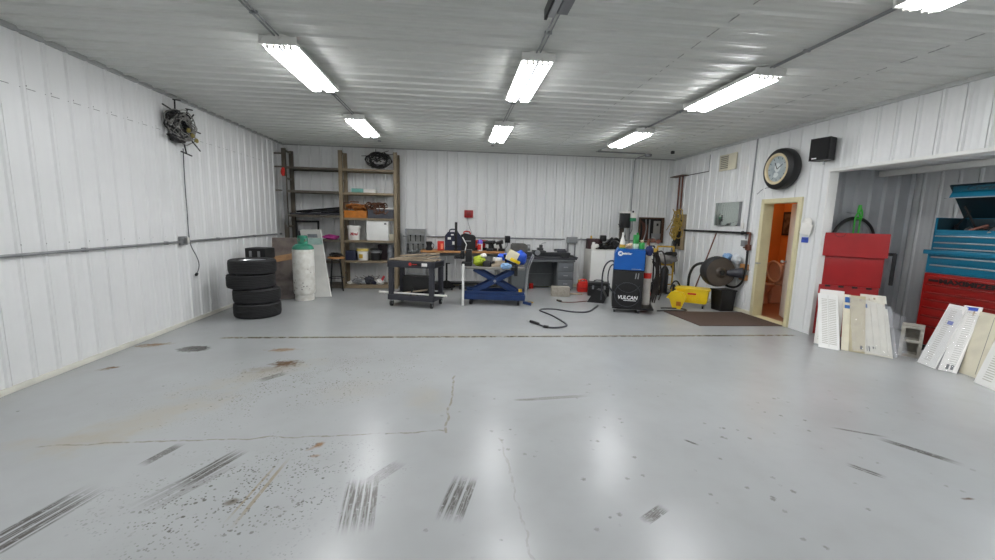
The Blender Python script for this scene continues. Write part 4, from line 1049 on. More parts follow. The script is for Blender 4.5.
# ------------------------------------------------------------------ utility cart
CR = math.radians(-18.5)
t = thing('utility_cart', 'dark grey plastic two shelf utility cart on casters', 'cart', (-.70, 7.52, 0), CR)
def tray(z0, z1, nm):
    b = MB(); hx, hy = .43, .27
    b.bb(-hx, hx, -hy, hy, z0, z0 + .025, .004)
    b.bb(-hx, hx, -hy, -hy + .03, z0, z1, .008); b.bb(-hx, hx, hy - .03, hy, z0, z1, .008); b.bb(-hx, -hx + .03, -hy, hy, z0, z1, .008); b.bb(hx - .03, hx, -hy, hy, z0, z1, .008)
    return b.build(nm, M['dgrey'], t)
tray(.12, .215, 'lower_tray'); tray(.7, .81, 'upper_tray')
for x in (-.38, .38):
    for y in (-.22, .22):
        b = MB(); b.box((x, y, .46), (.085, .075, .5), .012); b.build('leg', M['dgrey'], t)
        c = MB().bb(x - .025, x + .025, y - .03, y + .03, .09, .125).build('caster', M['grey_m'], t)
        MB().cyl((x - .016, y, .052), (x + .016, y, .052), .052, n=22).build('wheel', M['black'], c)
        b = MB(); b.cyl((x - .018, y, .052), (x + .018, y, .052), .022, n=14); b.build('hub', M['steel'], c)
MB().bb(-.02, .19, -.276, -.27, .735, .79, .002).build('badge', M['black'], t)
b = MB(); b.lathe([(0, -.003), (.028, -.003), (.028, .003), (0, .003)], 20, (.005, -.278, .765), 'y'); b.bb(.04, .13, -.279, -.275, .76, .77); b.build('red_logo', M['red_b'], t)
MB().bb(.215, .315, -.276, -.27, .735, .79, .002).build('paper_label', M['white_text'], t)
b = MB()
for k in range(7): b.bb(.429, .436, -.18 + k * .055, -.155 + k * .055, .72, .8)
b.build('vent_ribs', M['black'], t)
def cpt(x, y, z):
    c, s = math.cos(CR), math.sin(CR); return (-.70 + x * c - y * s, 7.52 + x * s + y * c, z)
for k, (x, y, z, L, a, r2, lb) in enumerate(((-.02, -.12, .826, .84, .0, 0, 'weathered board lying lowest on the utility cart top'), (.02, .05, .826, .8, .06, 0, 'weathered board behind the others on the cart top'), (.05, -.08, .87, .78, .08, -.07, 'weathered board tilted upward on the cart pile'), (.08, -.04, .915, .72, -.05, -.09, 'topmost tilted board of the cart pile'))):
    b = MB(); b.box((0, 0, 0), (L, .12, .026), .004, (0, r2, 0)); put('wood_board', b, M['pale_wood'], lb, 'board', cpt(x, y, z), CR + a, 'boards on the utility cart')
t2 = thing('black_bin', 'black box sitting on the lower tray of the utility cart', 'box', cpt(.02, .06, .147), CR)
b = MB(); b.box((0, 0, .19), (.5, .26, .38), .02, None, 1.05); b.build('body', M['black'], t2)
b = MB(); b.cyl((-.66, 0, 0), (.62, 0, 0), .018, n=12); put('white_pipe', b, M['white_pl'], 'long white pipe lying across the lower tray of the cart', 'pipe', cpt(.03, -.2, .235), CR)
b = MB(); b.box((0, 0, 0), (.5, .07, .02), .003, (0, -.16, 0)); put('wood_scrap', b, M['pale_wood'], 'thin tilted wood offcut in front of the black box on the cart', 'board', cpt(.0, -.13, .265), CR + .1)
b = MB(); b.box((0, 0, 0), (.4, .06, .02), .003, (0, .12, 0)); put('wood_scrap', b, M['pale_wood'], 'short wood offcut crossing the tilted one on the lower tray', 'board', cpt(-.08, -.11, .19), CR - .1)
b = MB(); b.box((0, 0, 0), (.025, .025, .16), .003, (0, .3, 0)); put('black_bracket', b, M['black'], 'small black bracket leaning against the offcuts on the cart', 'bracket', cpt(-.02, -.165, .26), CR)

# ------------------------------------------------------------------ scissor lift table
SR = math.radians(-7)
t = thing('lift_table', 'blue scissor lift table on casters with crossed arms', 'lift table', (.74, 7.72, 0), SR)
MB().bb(-.56, .56, -.25, .25, .1, .2, .01).build('base', M['navy'], t)
b = MB(); b.bb(-.55, .55, -.24, -.18, .2, .26, .006); b.bb(-.55, .55, .18, .24, .2, .26, .006); b.build('side_rail', M['navy'], t)
for y, s in ((-.21, 1), (.21, 1), (-.15, -1), (.15, -1)):
    b = MB(); L = math.hypot(.78, .42); b.box((0, y, .45), (L, .035, .09), .008, (0, -s * math.atan2(.42, .78), 0)); b.build('scissor_arm', M['navy'], t)
MB().cyl((0, -.24, .45), (0, .24, .45), .025, n=14).build('pivot', M['steel'], t)
MB().cyl((.25, 0, .27), (-.1, 0, .45), .035, n=14).build('hydraulic_ram', M['grey_m'], t)
MB().bb(-.54, .54, -.27, .27, .665, .71, .008).build('platform', mat('pale_dusty_top', '#8f8c86', .6, .2, .3, 8), t)
for x in (-.44, .44):
    for y in (-.18, .2):
        c = MB().bb(x - .025, x + .025, y - .03, y + .03, .09, .12).build('caster', M['grey_m'], t)
        MB().cyl((x - .02, y, .055), (x + .02, y, .055), .055, n=20).build('wheel', M['black'], c)
b = MB(); b.tube([(.57, .2, .15), (.6, .2, .6), (.62, .2, .72), (.7, .2, .92)], .011, 8, smooth=1); b.tube([(.57, -.2, .15), (.6, -.2, .6), (.62, -.2, .72), (.7, -.2, .92)], .011, 8, smooth=1); b.tube([(.7, -.2, .92), (.7, .2, .92)], .011, 8); b.build('push_handle', M['steel'], t)
b = MB(); b.box((.6, -.2, .05), (.16, .06, .05), .01, (0, .2, 0)); b.build('brake_pedal', M['navy'], t)
b = MB(); b.cyl((.47, -.2, .2), (.47, -.2, .31), .035, n=14); b.build('pump_knob', M['oyellow'], t)
def spt(x, y, z):
    c, s = math.cos(SR), math.sin(SR); return (.74 + x * c - y * s, 7.72 + x * s + y * c, z)
ZS = .711
put('white_post', MB().bb(-.02, .02, -.02, .02, 0, .76, .004), M['white'], 'white upright strip standing at the end of the blue lift table', 'post', spt(-.57, -.32, 0), SR)
t = thing('bench_vise', 'black bench vise clamped at the end of the lift table', 'vise', spt(-.5, -.15, ZS), SR); t.scale = (1.15, 1.15, 1.25)
b = MB(); b.bb(-.1, .06, -.07, .07, 0, .06, .01); b.bb(-.04, .06, -.05, .05, .06, .24, .012); b.build('body', M['black'], t)
b = MB(); b.bb(-.12, -.06, -.05, .05, .1, .22, .01); b.build('jaw', M['black_m'], t)
b = MB(); b.cyl((-.06, 0, .12), (-.22, 0, .12), .02, n=12); b.cyl((-.2, -.09, .12), (-.2, .09, .12), .009, n=8); b.build('screw', M['black_m'], t)
put('hi_vis_vest', MB().blob((0, 0, .09), (.12, .12, .1), 5, .4), M['lime'], 'crumpled lime yellow vest on the lift table', 'vest', spt(-.3, -.1, ZS), 0)
put('white_cup', MB().blob((0, 0, .0), (.06, .05, .045), 2, .25), M['white_pl'], 'small white pad on top of the lime vest', 'pad', spt(-.22, -.1, ZS + .19))
t = thing('black_router', 'round black power tool beside the lime vest', 'power tool', spt(-.15, -.18, ZS)); MB().lathe([(0, 0), (.08, 0), (.085, .06), (.06, .1), (0, .11)], 20).build('body', M['black'], t); MB().cyl((.05, 0, .06), (.14, -.03, .09), .02, n=10).build('handle', M['black'], t)
put('tan_carton', MB().bb(-.1, .1, -.08, .08, 0, .1, .006), mat('tan_card', '#b5a68e', .7, 0, .2, 12), 'flat tan carton in the middle of the lift table', 'carton', spt(.06, -.02, ZS), .2)
put('white_carton', MB().bb(-.08, .08, -.06, .06, 0, .05, .004), M['white_pl'], 'small white carton lying on top of the tan carton', 'carton', spt(.04, -.04, ZS + .101), -.2)
put('blue_cloth', MB().blob((0, 0, .1), (.14, .12, .12), 8, .45), M['bag_blue'], 'blue cloth heaped behind the tan carton on the lift table', 'cloth', spt(.14, .14, ZS))
put('tan_block', MB().bb(-.07, .07, -.05, .05, 0, .05, .004), M['pale_wood'], 'small wooden block at the edge of the lift table', 'block', spt(.0, -.2, ZS), .3)
t = thing('tilted_box', 'white and yellow box propped at a tilt on the lift table', 'box', spt(.31, -.06, ZS + .07))
b = MB(); b.box((0, 0, .12), (.2, .14, .2), .012, (0, .45, 0)); b.build('body', mat('ivory', '#e8dfc0', .5, 0, .1), t); b = MB(); b.box((.045, -.005, .035), (.2, .15, .06), .012, (0, .45, 0)); b.build('yellow_base', M['yellow'], t)
put('dark_prop', MB().bb(-.1, .1, -.08, .08, 0, .07, .01), M['black'], 'dark block beneath the tilted white and yellow box', 'block', spt(.28, -.06, ZS))
put('blue_bag', MB().blob((0, 0, .15), (.13, .13, .14), 1, .18), M['bag_blue'], 'round bright blue bag by the push handle of the lift table', 'bag', spt(.46, .08, ZS))
put('sky_cloth', MB().blob((0, 0, .04), (.1, .07, .06), 3, .45), M['skyblue'], 'light blue cloth hanging over the front of the lift table', 'cloth', spt(.2, -.25, ZS - .02))
t = thing('black_gun', 'dark tool hanging over the lift table edge below the tilted box', 'tool', spt(.38, -.29, .56), 0)
b = MB(); b.bb(-.03, .03, -.02, .02, 0, .2, .008); b.bb(-.09, .0, -.02, .02, .1, .16, .008); b.build('body', M['black'], t); MB().cyl((.02, 0, .1), (.02, 0, .2), .012).build('trigger', M['steel'], t)
b = MB(); b.tube([(.0, 0, .0), (.02, .0, .1), (-.02, .0, .22)], .02, 8, smooth=2); put('dark_clamp', b, M['black_m'], 'dark clamp standing between the blue cloth and tilted box', 'clamp', spt(.18, -.05, ZS + .0))

# ------------------------------------------------------------------ right wall
t = thing('tool_board', 'tan wooden board hung with cords and tools by the back corner', 'board', (XR - .03, 9.15, 1.36))
MB().bb(-.02, .02, -.14, .3, -.38, .42, .004).build('board', mat('tan_board', '#9a8a70', .6, 0, .2, 8), t)
b = MB()
for k in range(6): b.bb(-.06, -.02, -.02 + k * .045, .01 + k * .045, -.3 + (k % 3) * .05, .3 - (k % 2) * .08, .006)
b.build('hung_tools', M['black'], t)
b = MB(); rnd = random.Random(6)
for k in range(18):
    cy, cz = rnd.uniform(-.05, .28), rnd.uniform(-.05, .35); r1, r2 = rnd.uniform(.06, .14), rnd.uniform(.08, .2)
    b.tube([(-.07 + rnd.uniform(-.03, .02), cy + r1 * math.cos(a), cz + r2 * math.sin(a)) for a in [2 * PI * i / 12 + k for i in range(11)]], .011, 6, smooth=1)
for (y, z, y2, z2) in ((.3, .3, .5, .05), (.2, .42, .28, .55), (.0, .3, -.1, .42), (.25, .45, .1, .5)): b.tube([(-.06, y, z), (-.1, y2, z2)], .009, 6)
b.build('yellow_cord', mat('yellow_rope', '#b39646', .7, 0, .25, 14), t)
b = MB()
for k in range(4): b.tube([(-.05, .12 + .05 * k, -.2), (-.08, .05 + .07 * k, -.7), (-.07, -.0 + .05 * k, -1.05 + .06 * k), (-.06, .1 + .05 * k, -.6)], .009, 6, smooth=2)
b.build('black_cord', M['black'], t)
t = thing('wall_pipes', 'pair of red brown pipes rising up the side wall above the cord board', 'pipes', (XR - .04, 9.3, 0))
for y in (-.04, .1): MB().cyl((0, y, 1.75), (0, y, 2.64), .018, n=10).build('pipe', M['copper'], t)
MB().bb(-.12, .04, -.22, .32, 2.64, 2.66, .003).build('shelf_plate', M['brown_wood'], t)
struct(MB().bb(XR - .022, XR - .014, 8.3, 9.3, 2.64, 2.655).build('trim_9', M['black_m'])); struct(MB().bb(XR - .022, XR - .014, 8.3, 8.32, 2.64, 2.98).build('trim_10', M['grey_m']))
t = thing('wall_vent', 'small cream vent grille high on the side wall', 'vent', (XR - .02, 7.7, 2.75))
b = MB(); b.bb(-.02, .0, -.25, .25, -.15, .15, .005); b.build('frame', M['cream'], t)
b = MB()
for k in range(7): b.bb(-.026, -.02, -.02, .2, -.11 + k * .035, -.09 + k * .035)
b.build('louver', mat('vent_dark', '#8a8578', .5), t)
t = thing('wall_mirror', 'small square mirror leaning out from the side wall above the hose reel', 'mirror', (XR - .03, 7.58, 1.77))
b = MB(); b.box((0, 0, 0), (.02, .66, .44), .004, (0, 0, .06)); b.build('glass', M['mirror'], t)
MB().bb(.0, .03, -.37, -.33, -.22, .22, .003).build('edge', M['grey_m'], t)
t = thing('pipe_run', 'black iron pipe with an elbow and valve along the side wall', 'pipe', (XR - .045, 0, 1.43))
MB().cyl((0, 9.0, 0), (0, 6.98, 0), .02, n=12).build('pipe', M['black_m'], t)
b = MB(); b.blob((0, 7.06, 0), (.035, .05, .035), 1, .1); b.cyl((0, 6.98, 0), (0, 6.93, 0), .026, n=12); b.build('coupling', M['black'], t)
b = MB(); b.tube([(0, 6.98, 0), (0, 6.87, 0), (0, 6.86, -.02), (0, 6.87, -.2)], .021, 10); b.build('elbow', M['copper'], t)
b = MB(); b.bb(-.03, .03, 6.84, 6.92, -.3, -.2, .008); b.cyl((-.03, 6.88, -.25), (-.09, 6.88, -.25), .012); b.build('valve', M['copper'], t)
b = MB(); b.bb(-.02, .04, 6.96, 7.06, -.24, -.13, .008); b.build('switch_box', M['grey_m'], t)
put('wall_switch', MB().bb(-.016, .0, -.04, .04, -.06, .06, .005), M['white_pl'], 'white switch plate on the side wall beneath the iron pipe', 'switch', (XR - .016, 8.65, 1.24))
put('small_outlet', MB().bb(-.016, .0, -.035, .035, -.05, .05, .005), M['white_pl'], 'white outlet plate beside the wall mirror', 'outlet', (XR - .016, 7.12, 1.56))
conduit('wall_drop_conduit', [(XR - .03, 6.95, ZC - .05), (XR - .03, 6.98, 1.32)], .012, 'thin grey conduit dropping down the side wall beside the doorway')
put('slack_wire', MB().tube([(XR - .008, 6.85, 2.1), (XR - .007, 6.7, 2.2), (XR - .007, 6.4, 2.18), (XR - .02, 6.25, 2.16)], .004, 6, smooth=2), M['dgrey'], 'thin slack wire running up to the tire clock', 'wire')
# hose reel
t = thing('hose_reel', 'dark wall mounted hose reel above the black bin', 'hose reel', (4.82, 7.22, .71), math.radians(-100))
def rax(a): return a
b = MB(); b.lathe([(.1, -.13), (.24, -.13), (.27, -.1), (.28, -.05), (.27, 0), (.28, .05), (.27, .1), (.24, .13), (.1, .13)], 36, axis='x'); b.build('hose_wrap', M['rubber'], t)
b = MB()
for s in (-1, 1): b.lathe([(0, s * .14), (.25, s * .14), (.255, s * .15), (.1, s * .16), (.06, s * .2), (0, s * .2)], 36, axis='x')
b.build('flange', mat('dull_brown_metal', '#544b42', .45, .2, .2), t)
MB().cyl((-.22, 0, 0), (.22, 0, 0), .045, n=16).build('axle', M['black_m'], t)
t2 = thing('reel_bracket', 'conical steel arm and wood blocks holding the hose reel to the wall', 'bracket', (XR - .02, 6.93, .72))
MB().cyl((-.03, 0, 0), (-.25, .16, -.02), .1, .05, 20).build('arm', M['dgrey'], t2)
MB().bb(-.035, .02, -.07, .1, .06, .16, .004).build('wood_block', M['wood'], t2); MB().bb(-.035, .02, -.07, .1, -.13, -.03, .004).build('wood_block', M['wood'], t2)
t2.parent = None
put('blue_rag', MB().blob((0, 0, .0), (.07, .09, .07), 3, .35), M['skyblue'], 'light blue plastic bag tucked above the hose reel', 'bag', (5.05, 7.3, .98))
put('clear_bag', MB().blob((0, 0, .0), (.06, .09, .1), 6, .35), mat('cloudy_white', '#d5dade', .3, 0, .15, 10), 'cloudy white plastic bag beside the light blue one', 'bag', (5.07, 7.08, .96))
b = MB(); b.tube([(XR - .045, 6.88, 1.13), (XR - .05, 6.87, .8), (XR - .06, 6.88, .6), (XR - .07, 7.0, .46), (XR - .1, 7.15, .42), (5.0, 7.28, .47)], .02, 8, smooth=2); put('supply_hose', b, M['black'], 'thick black hose curving from the valve to the reel', 'hose')
b = MB(); b.tube([(4.72, 7.42, .85), (4.6, 7.6, .8), (4.55, 7.68, .6), (4.56, 7.7, .36)], .026, 8, smooth=2); put('loose_hose', b, M['black'], 'black hose end looping from the reel down to the mop bucket', 'hose')
t = thing('waste_bin', 'black plastic bin on the floor under the hose reel', 'bin', (4.93, 7.14, 0), .1)
b = MB(); b.box((0, 0, .19), (.27, .25, .38), .015, None, 1.16); b.build('body', M['black'], t)
b = MB(); b.bb(-.165, .165, -.155, .155, .365, .39, .008); b.build('rim', M['black'], t)
# mop bucket
t = thing('mop_bucket', 'yellow mop bucket on small casters by the side wall', 'mop bucket', (4.5, 7.42, 0), math.radians(-35)); t.scale = (1.22, 1.22, 1.12)
b = MB(); b.box((0, 0, .2), (.42, .27, .24), .03, None, 1.12); b.build('body', M['yellow'], t)
b = MB(); b.bb(-.25, .25, -.165, .165, .31, .33, .008); b.build('rim', M['yellow'], t)
MB().bb(-.06, .06, -.155, -.14, .23, .26, .003).build('red_label', M['red_b'], t)
b = MB()
for k in range(3): b.bb(-.1 + k * .08, -.07 + k * .08, -.152, -.13, .12, .26, .006)
b.build('rib', M['yellow'], t)
for x in (-.16, .16):
    for y in (-.09, .09):
        c = MB().bb(x - .015, x + .015, y - .02, y + .02, .05, .085).build('caster', M['grey_m'], t); MB().cyl((x - .012, y, .03), (x + .012, y, .03), .03, n=16).build('wheel', M['black'], c)
b = MB(); b.tube([(-.2, .1, .32), (-.24, .06, .42), (-.3, -.0, .4), (-.32, -.05, .28)], .014, 8, smooth=2); b.build('handle', M['black'], t)
t = thing('mop_wringer', 'yellow mop wringer tipped on the floor beside the mop bucket', 'mop wringer', (4.12, 7.32, 0), math.radians(-35))
b = MB(); b.prism([(-.12, .22), (-.05, .32), (.12, .3), (.17, .2), (.1, .0), (-.04, .0)], -.1, .1); b.build('body', M['yellow'], t)
b = MB(); b.prism([(-.16, .2), (.02, .14), (.1, .26), (.04, .33), (-.08, .32)], -.13, -.1); b.build('side_plate', M['yellow'], t)
b = MB(); b.bb(.02, .1, -.112, -.1, .06, .14); b.build('gear', M['orange'], t)
t = thing('mop', 'mop handle standing in the yellow bucket against the side wall', 'mop', (0, 0, 0))
MB().cyl((4.56, 7.5, .26), (5.11, 7.8, 1.4), .013, n=10).build('handle', M['copper'], t)
MB().blob((4.54, 7.49, .25), (.06, .06, .05), 2, .4).build('head', M['grey_m'], t)
# brown mat
b = MB(); b.prism([(3.72, 6.98), (5.14, 6.9), (5.14, 5.93), (3.78, 5.96)], .001, .012, 'z'); put('floor_mat', b, M['mat'], 'brown floor mat lying before the open doorway', 'mat')
# yellow hand truck by the corner
t = thing('hand_truck', 'yellow tube hand truck standing by the back corner', 'hand truck', (4.72, 8.95, 0), -.2)
b = MB()
for x in (-.17, .17): b.tube([(x, 0, .05), (x, .02, .7), (x * 1.05, .1, 1.05)], .02, 8, smooth=1)
for z in (.2, .42, .65): b.tube([(-.17, .0, z), (.17, .0, z)], .014, 8)
b.tube([(-.178, .1, 1.05), (.178, .1, 1.05)], .02, 8); b.build('frame', M['oyellow'], t)
MB().bb(-.2, .2, -.2, .0, .02, .04, .004).build('toe_plate', M['black_m'], t)
for s in (-1, 1): MB().cyl((s * .2, .08, .1), (s * .26, .08, .1), .1, n=22).build('wheel', M['black'], t)
MB().bb(-.15, .12, -.05, -.02, .63, .7, .006).build('cross_plate', M['oyellow'], t)
t = thing('grey_sack', 'grey sack slung over the yellow hand truck', 'sack', (4.7, 8.85, .8)); MB().blob((0, 0, 0), (.2, .1, .13), 5, .35).build('body', mat('grey_fabric', '#8d8a86', .8, 0, .3, 8), t)
MB().blob((.05, -.02, .1), (.16, .08, .05), 9, .4).build('flap', M['black'], t)
t = thing('welding_bottle', 'dark gas bottle standing on the yellow hand truck', 'gas bottle', (4.66, 8.85, .042)); MB().lathe([(0, 0), (.08, 0), (.085, .03), (.085, .5), (.04, .58), (0, .58)], 24).build('body', M['black_m'], t); MB().cyl((0, 0, .58), (0, 0, .63), .02).build('valve', M['copper'], t)
put('floor_case', MB().bb(-.2, .2, -.14, .14, 0, .12, .01), M['black'], 'low black case on the floor by the yellow hand truck', 'case', (4.3, 8.8, 0), -.2)
t = thing('red_wheel_torch', 'small red wheeled torch stand behind the welder', 'torch stand', (3.95, 8.2, 0), -.3)
MB().lathe([(0, -.02), (.09, -.02), (.1, 0), (.09, .02), (0, .02)], 22, (0, 0, .11), 'y').build('wheel', M['red'], t)
b = MB(); b.tube([(0, .03, .1), (.02, .05, .6), (.0, .05, 1.15)], .016, 8, smooth=1); b.tube([(.12, .03, .02), (.12, .05, .6), (.1, .05, 1.1)], .016, 8, smooth=1); b.tube([(0, .05, 1.1), (.1, .05, 1.1)], .016); b.bb(-.02, .14, -.02, .08, .01, .03); b.build('stand', M['black_m'], t)
b = MB(); rnd = random.Random(31)
for k in range(5): b.tube([(.05 + .12 * math.cos(a + k), .0 - .03 * (k % 2), .55 + rnd.uniform(.2, .3) * math.sin(a + k)) for a in [2 * PI * i / 14 for i in range(13)]], .011, 6, smooth=1)
b.build('hose', M['black'], t)
b = MB(); b.cyl((-.02, .03, 1.12), (-.02, .03, 1.25), .03, n=12); b.lathe([(0, -.015), (.045, -.015), (.045, .015), (0, .015)], 18, (.06, -.0, 1.22), 'y'); b.lathe([(0, -.015), (.045, -.015), (.045, .015), (0, .015)], 18, (.16, -.0, 1.2), 'y'); b.build('gauge', M['copper'], t)

# clock in a tire
t = thing('tire_clock', 'round clock set inside a black tire above the doorway', 'clock', (XR - .0, 6.25, 2.45))
fx = lambda pr: [(r, z) for r, z in pr]
MB().lathe([(.2, -.02), (.29, -.01), (.315, -.05), (.32, -.1), (.31, -.16), (.28, -.185), (.235, -.19), (.22, -.17), (.2, -.1)], 48, axis='x').build('tire', M['black'], t)
MB().lathe([(.215, -.17), (.24, -.19), (.235, -.2), (.205, -.195), (.195, -.17), (.215, -.17)], 48, axis='x').build('rim', mat('cream_rim', '#d9c9a2', .35, 0, .1), t)
MB().lathe([(0, -.165), (.205, -.165), (.205, -.155), (0, -.155)], 40, axis='x').build('face', mat('clock_face', '#a9b3b5', .3, 0, 0, 7, col2='#8a969b'), t)
b = MB(); b.blob((-.167, .0, .02), (.003, .06, .07), 2, .2); b.blob((-.167, .02, -.09), (.003, .05, .04), 5, .3); b.build('face_motif', mat('pale_motif', '#d2d8d6', .4), t)
b = MB()
for k in range(12):
    a = 2 * PI * k / 12; b.box((-.168, .17 * math.cos(a), .17 * math.sin(a)), (.003, .03, .008), 0, (a, 0, 0))
b.build('hour_marks', M['dgrey'], t)
b = MB(); b.box((-.171, .03, .05), (.003, .012, .11), 0, (-.5, 0, 0)); b.box((-.172, -.05, .03), (.003, .01, .13), 0, (1.0, 0, 0)); b.build('clock_hands', M['black'], t)
# speaker
t = thing('wall_speaker', 'black loudspeaker mounted high on the wall above the red cabinet', 'speaker', (XR - .01, 5.5, 2.62), .25)
MB().prism([(-.22, -.13), (-.22, .13), (-.05, .1), (-.05, -.1)], -.15, .15, 'z').build('cabinet', M['black'], t)
MB().bb(-.235, -.22, -.12, .12, -.14, .14, .005).build('grille', mat('black_cloth', '#0f0f10', .8), t)
MB().bb(-.24, -.235, .02, .08, -.13, -.115).build('badge', M['white_text'], t)
b = MB(); b.cyl((-.07, 0, 0), (0.02, 0, 0), .02); b.bb(-.01, .005, -.04, .04, -.08, .08); b.cyl((-.1, 0, -.15), (-.1, 0, -.2), .012); b.build('bracket', M['steel'], t)
# paper + sign
t = thing('paper_bag', 'crumpled white paper pinned to the wall beside the doorway', 'paper', (XR - .03, 5.71, 1.56))
b = MB(); b.blob((0, 0, .05), (.02, .08, .09), 3, .35); b.box((-.02, -.02, -.03), (.01, .17, .16), .003, (.25, 0, .1)); b.build('sheet', M['white_pl'], t)
t = thing('blue_sign', 'small blue sign on the wall beneath the crumpled paper', 'sign', (XR - .008, 5.735, 1.37)); MB().bb(-.006, 0, -.06, .06, -.04, .04, .002).build('plate', M['blue_sign'], t); MB().bb(-.008, -.006, -.045, .045, .008, .02).build('print_line', mat('sign_dark', '#22306a', .5), t)

# ------------------------------------------------------------------ red cabinet in the recess
e = Vector((.787, -.617, 0)); nb = Vector((.617, .787, 0))
RZ = math.atan2(-.617, .787)
t = thing('red_parts_washer', 'tall red metal cabinet with an overhanging upper lip in the recess', 'cabinet', (5.215, 5.455, 0), RZ)
W = .655
MB().bb(0, W, .0, .2, .02, .75, .006).build('lower_body', M['red'], t)
for k in range(4): MB().bb(.07 + k * .15, .13 + k * .15, -.006, .01, .725, .75).build('front_notch', M['black'], t)
MB().bb(.01, W + .015, .025, .16, .75, 1.17, .006).build('upper_body', M['red'], t)
MB().prism([(-.02, 1.165), (.14, 1.2), (.14, 1.49), (.0, 1.49)], -.005, W + .035, 'x').build('lid', M['red'], t)
MB().tube([(.1, -.004, 1.487), (.12, -.01, 1.44), (.19, -.01, 1.43), (.23, -.004, 1.485)], .003, 6, smooth=2).build('pull_cord', M['black'], t)
b = MB(); b.bb(W + .035, W + .13, .06, .08, 1.2, 1.24, .004); b.bb(W + .1, W + .14, .05, .09, .8, 1.23, .004); b.build('bracket', M['black_m'], t)
# bicycle wheel
t = thing('bicycle', 'bicycle with a bright green fork and black spoked wheel behind the red cabinet', 'bicycle', (5.86, 5.66, 1.37))
wh = MB().tube([(.335 * math.cos(2 * PI * i / 48), 0, .335 * math.sin(2 * PI * i / 48)) for i in range(48)], .026, 10, True).build('wheel', M['black'], t)
MB().tube([(.305 * math.cos(2 * PI * i / 48), 0, .305 * math.sin(2 * PI * i / 48)) for i in range(48)], .011, 8, True).build('rim', M['grey_m'], wh)
MB().cyl((0, -.05, 0), (0, .05, 0), .025, n=14).build('hub', M['steel'], wh)
for k in range(18):
    a = 2 * PI * k / 18; MB().cyl((.02 * math.cos(a), .03 * (-1) ** k, .02 * math.sin(a)), (.3 * math.cos(a), 0, .3 * math.sin(a)), .004, n=6).build('spoke', M['steel'], wh)
b = MB(); x0 = -.06
for q in (-1, 1): b.tube([(x0 + q * .035, -.09, -.1), (x0 + q * .045, -.09, .3), (x0 + q * .03, -.09, .38), (x0, -.09, .42)], .011, 8, smooth=1)
b.cyl((x0, -.09, .42), (x0 + .015, -.09, .52), .022, n=12); b.tube([(x0 - .03, -.09, .33), (x0 + .05, -.09, .33)], .014, 8); b.tube([(x0 + .05, -.09, .3), (x0 + .07, -.09, .4), (x0 + .02, -.09, .5)], .011, 8, smooth=1)
b.tube([(x0, -.09, -.1), (x0 + .06, -.05, -.1), (0, -.05, 0)], .014, 8); b.build('fork', mat('neon_green', '#2fae2a', .35), t)
MB().tube([(0, .15, .42), (0, .0, .4), (0, -.03, .37), (0, 0, .345)], .008, 6).build('wall_hook', M['steel'], t)

# louvered white panels leaning on the red cabinet
def panel(name, label, bl, br, tl, th, m, slots, group, tape=(), extra=None, ribs=0):
    t = thing(name, label, 'panel', (0, 0, 0), 0, group)
    b = MB(); u, v, n = slab(b, bl, br, tl, th); b.build('board', m, t)
    bl = Vector(bl)
    P = lambda a, c, k: bl + u * a + v * c + n * k
    W = u.length; Hh = v.length
    for (a0, a1) in slots:
        b = MB()
        nn = 26
        for i in range(nn):
            c0 = .08 + .84 * i / nn; slab(b, P(a0, c0, .002), P(a1, c0, .002), P(a0, c0 + .84 / nn * .32, .002), .004)
        b.build('louver_slots', mat('slot_grey', '#b9b6ac', .6), t)
    for (a0, a1, c0, c1, mm) in tape:
        b = MB(); slab(b, P(a0, c0, .003), P(a1, c0, .003), P(a0, c1, .003), .005); b.build('tape' if mm != 'dgrey' else 'clip', M[mm] if isinstance(mm, str) else mm, t)
    for i in range(ribs):
        a = (i + .5) / ribs
        b = MB(); slab(b, P(a - .02, .03, .012), P(a + .02, .03, .012), P(a - .02, .97, .012), .013); b.build('rib', m, t)
    if extra:
        b = MB(); slab(b, P(*extra[:2], .002), P(extra[2], extra[1], .002), P(extra[0], extra[3], .002), .003); b.build('seam', mat('seam_shadow', '#8c897f', .6), t)
    return t
GP = 'louvered panels leaning on the red cabinet'
M['tape_b'] = mat('blue_tape', '#2f5f9e', .5)
panel('louvered_panel', 'white louvered panel at the doorway end, half hidden by another', (4.85, 5.03, .003), (5.02, 4.82, .003), (5.185, 5.39, .69), .02, M['white_pl'], [(.12, .4)], GP, [(.3, .37, .01, .08, 'dgrey')])
panel('louvered_panel', 'bright white panel with two columns of louver slots', (4.77, 4.87, .003), (4.9, 4.69, .003), (5.11, 5.34, .64), .02, M['white'], [(.18, .46), (.54, .88)], GP, (), (.505, .03, .515, .97))
panel('louvered_panel', 'narrow cream panel edge between the white louvers and the wrapped panels', (4.95, 4.725, .003), (5.0, 4.67, .003), (5.33, 5.16, .655), .03, M['cream'], [], GP, [(.2, .95, .85, .95, 'tape_b'), (.2, .95, .74, .8, 'tape_b')])
panel('louvered_panel', 'tan panel glimpsed inside clear plastic at the middle of the row', (5.01, 4.675, .003), (5.115, 4.56, .003), (5.36, 5.09, .655), .02, mat('tan_panel', '#bdb394', .45, 0, .15, 12), [], GP, [(.7, .85, .06, .12, 'dgrey'), (.6, .75, .9, .95, 'pale_wood')])
panel('louvered_panel', 'wide ribbed pale panel with blue tape at the wrapped end of the row', (5.116, 4.558, .003), (5.29, 4.37, .003), (5.47, 5.06, .68), .025, mat('pale_panel', '#d6d3c6', .4, 0, .1, 6), [], GP, [(.06, .18, .86, .93, 'tape_b'), (.04, .24, .76, .83, 'tape_b'), (.08, .2, .05, .13, 'dgrey'), (.3, .42, .1, .13, 'dgrey'), (.32, .4, .9, .93, 'pale_wood'), (.5, .58, .92, .95, 'pale_wood'), (.92, 1.0, .78, .86, 'dgrey')], None, 4)
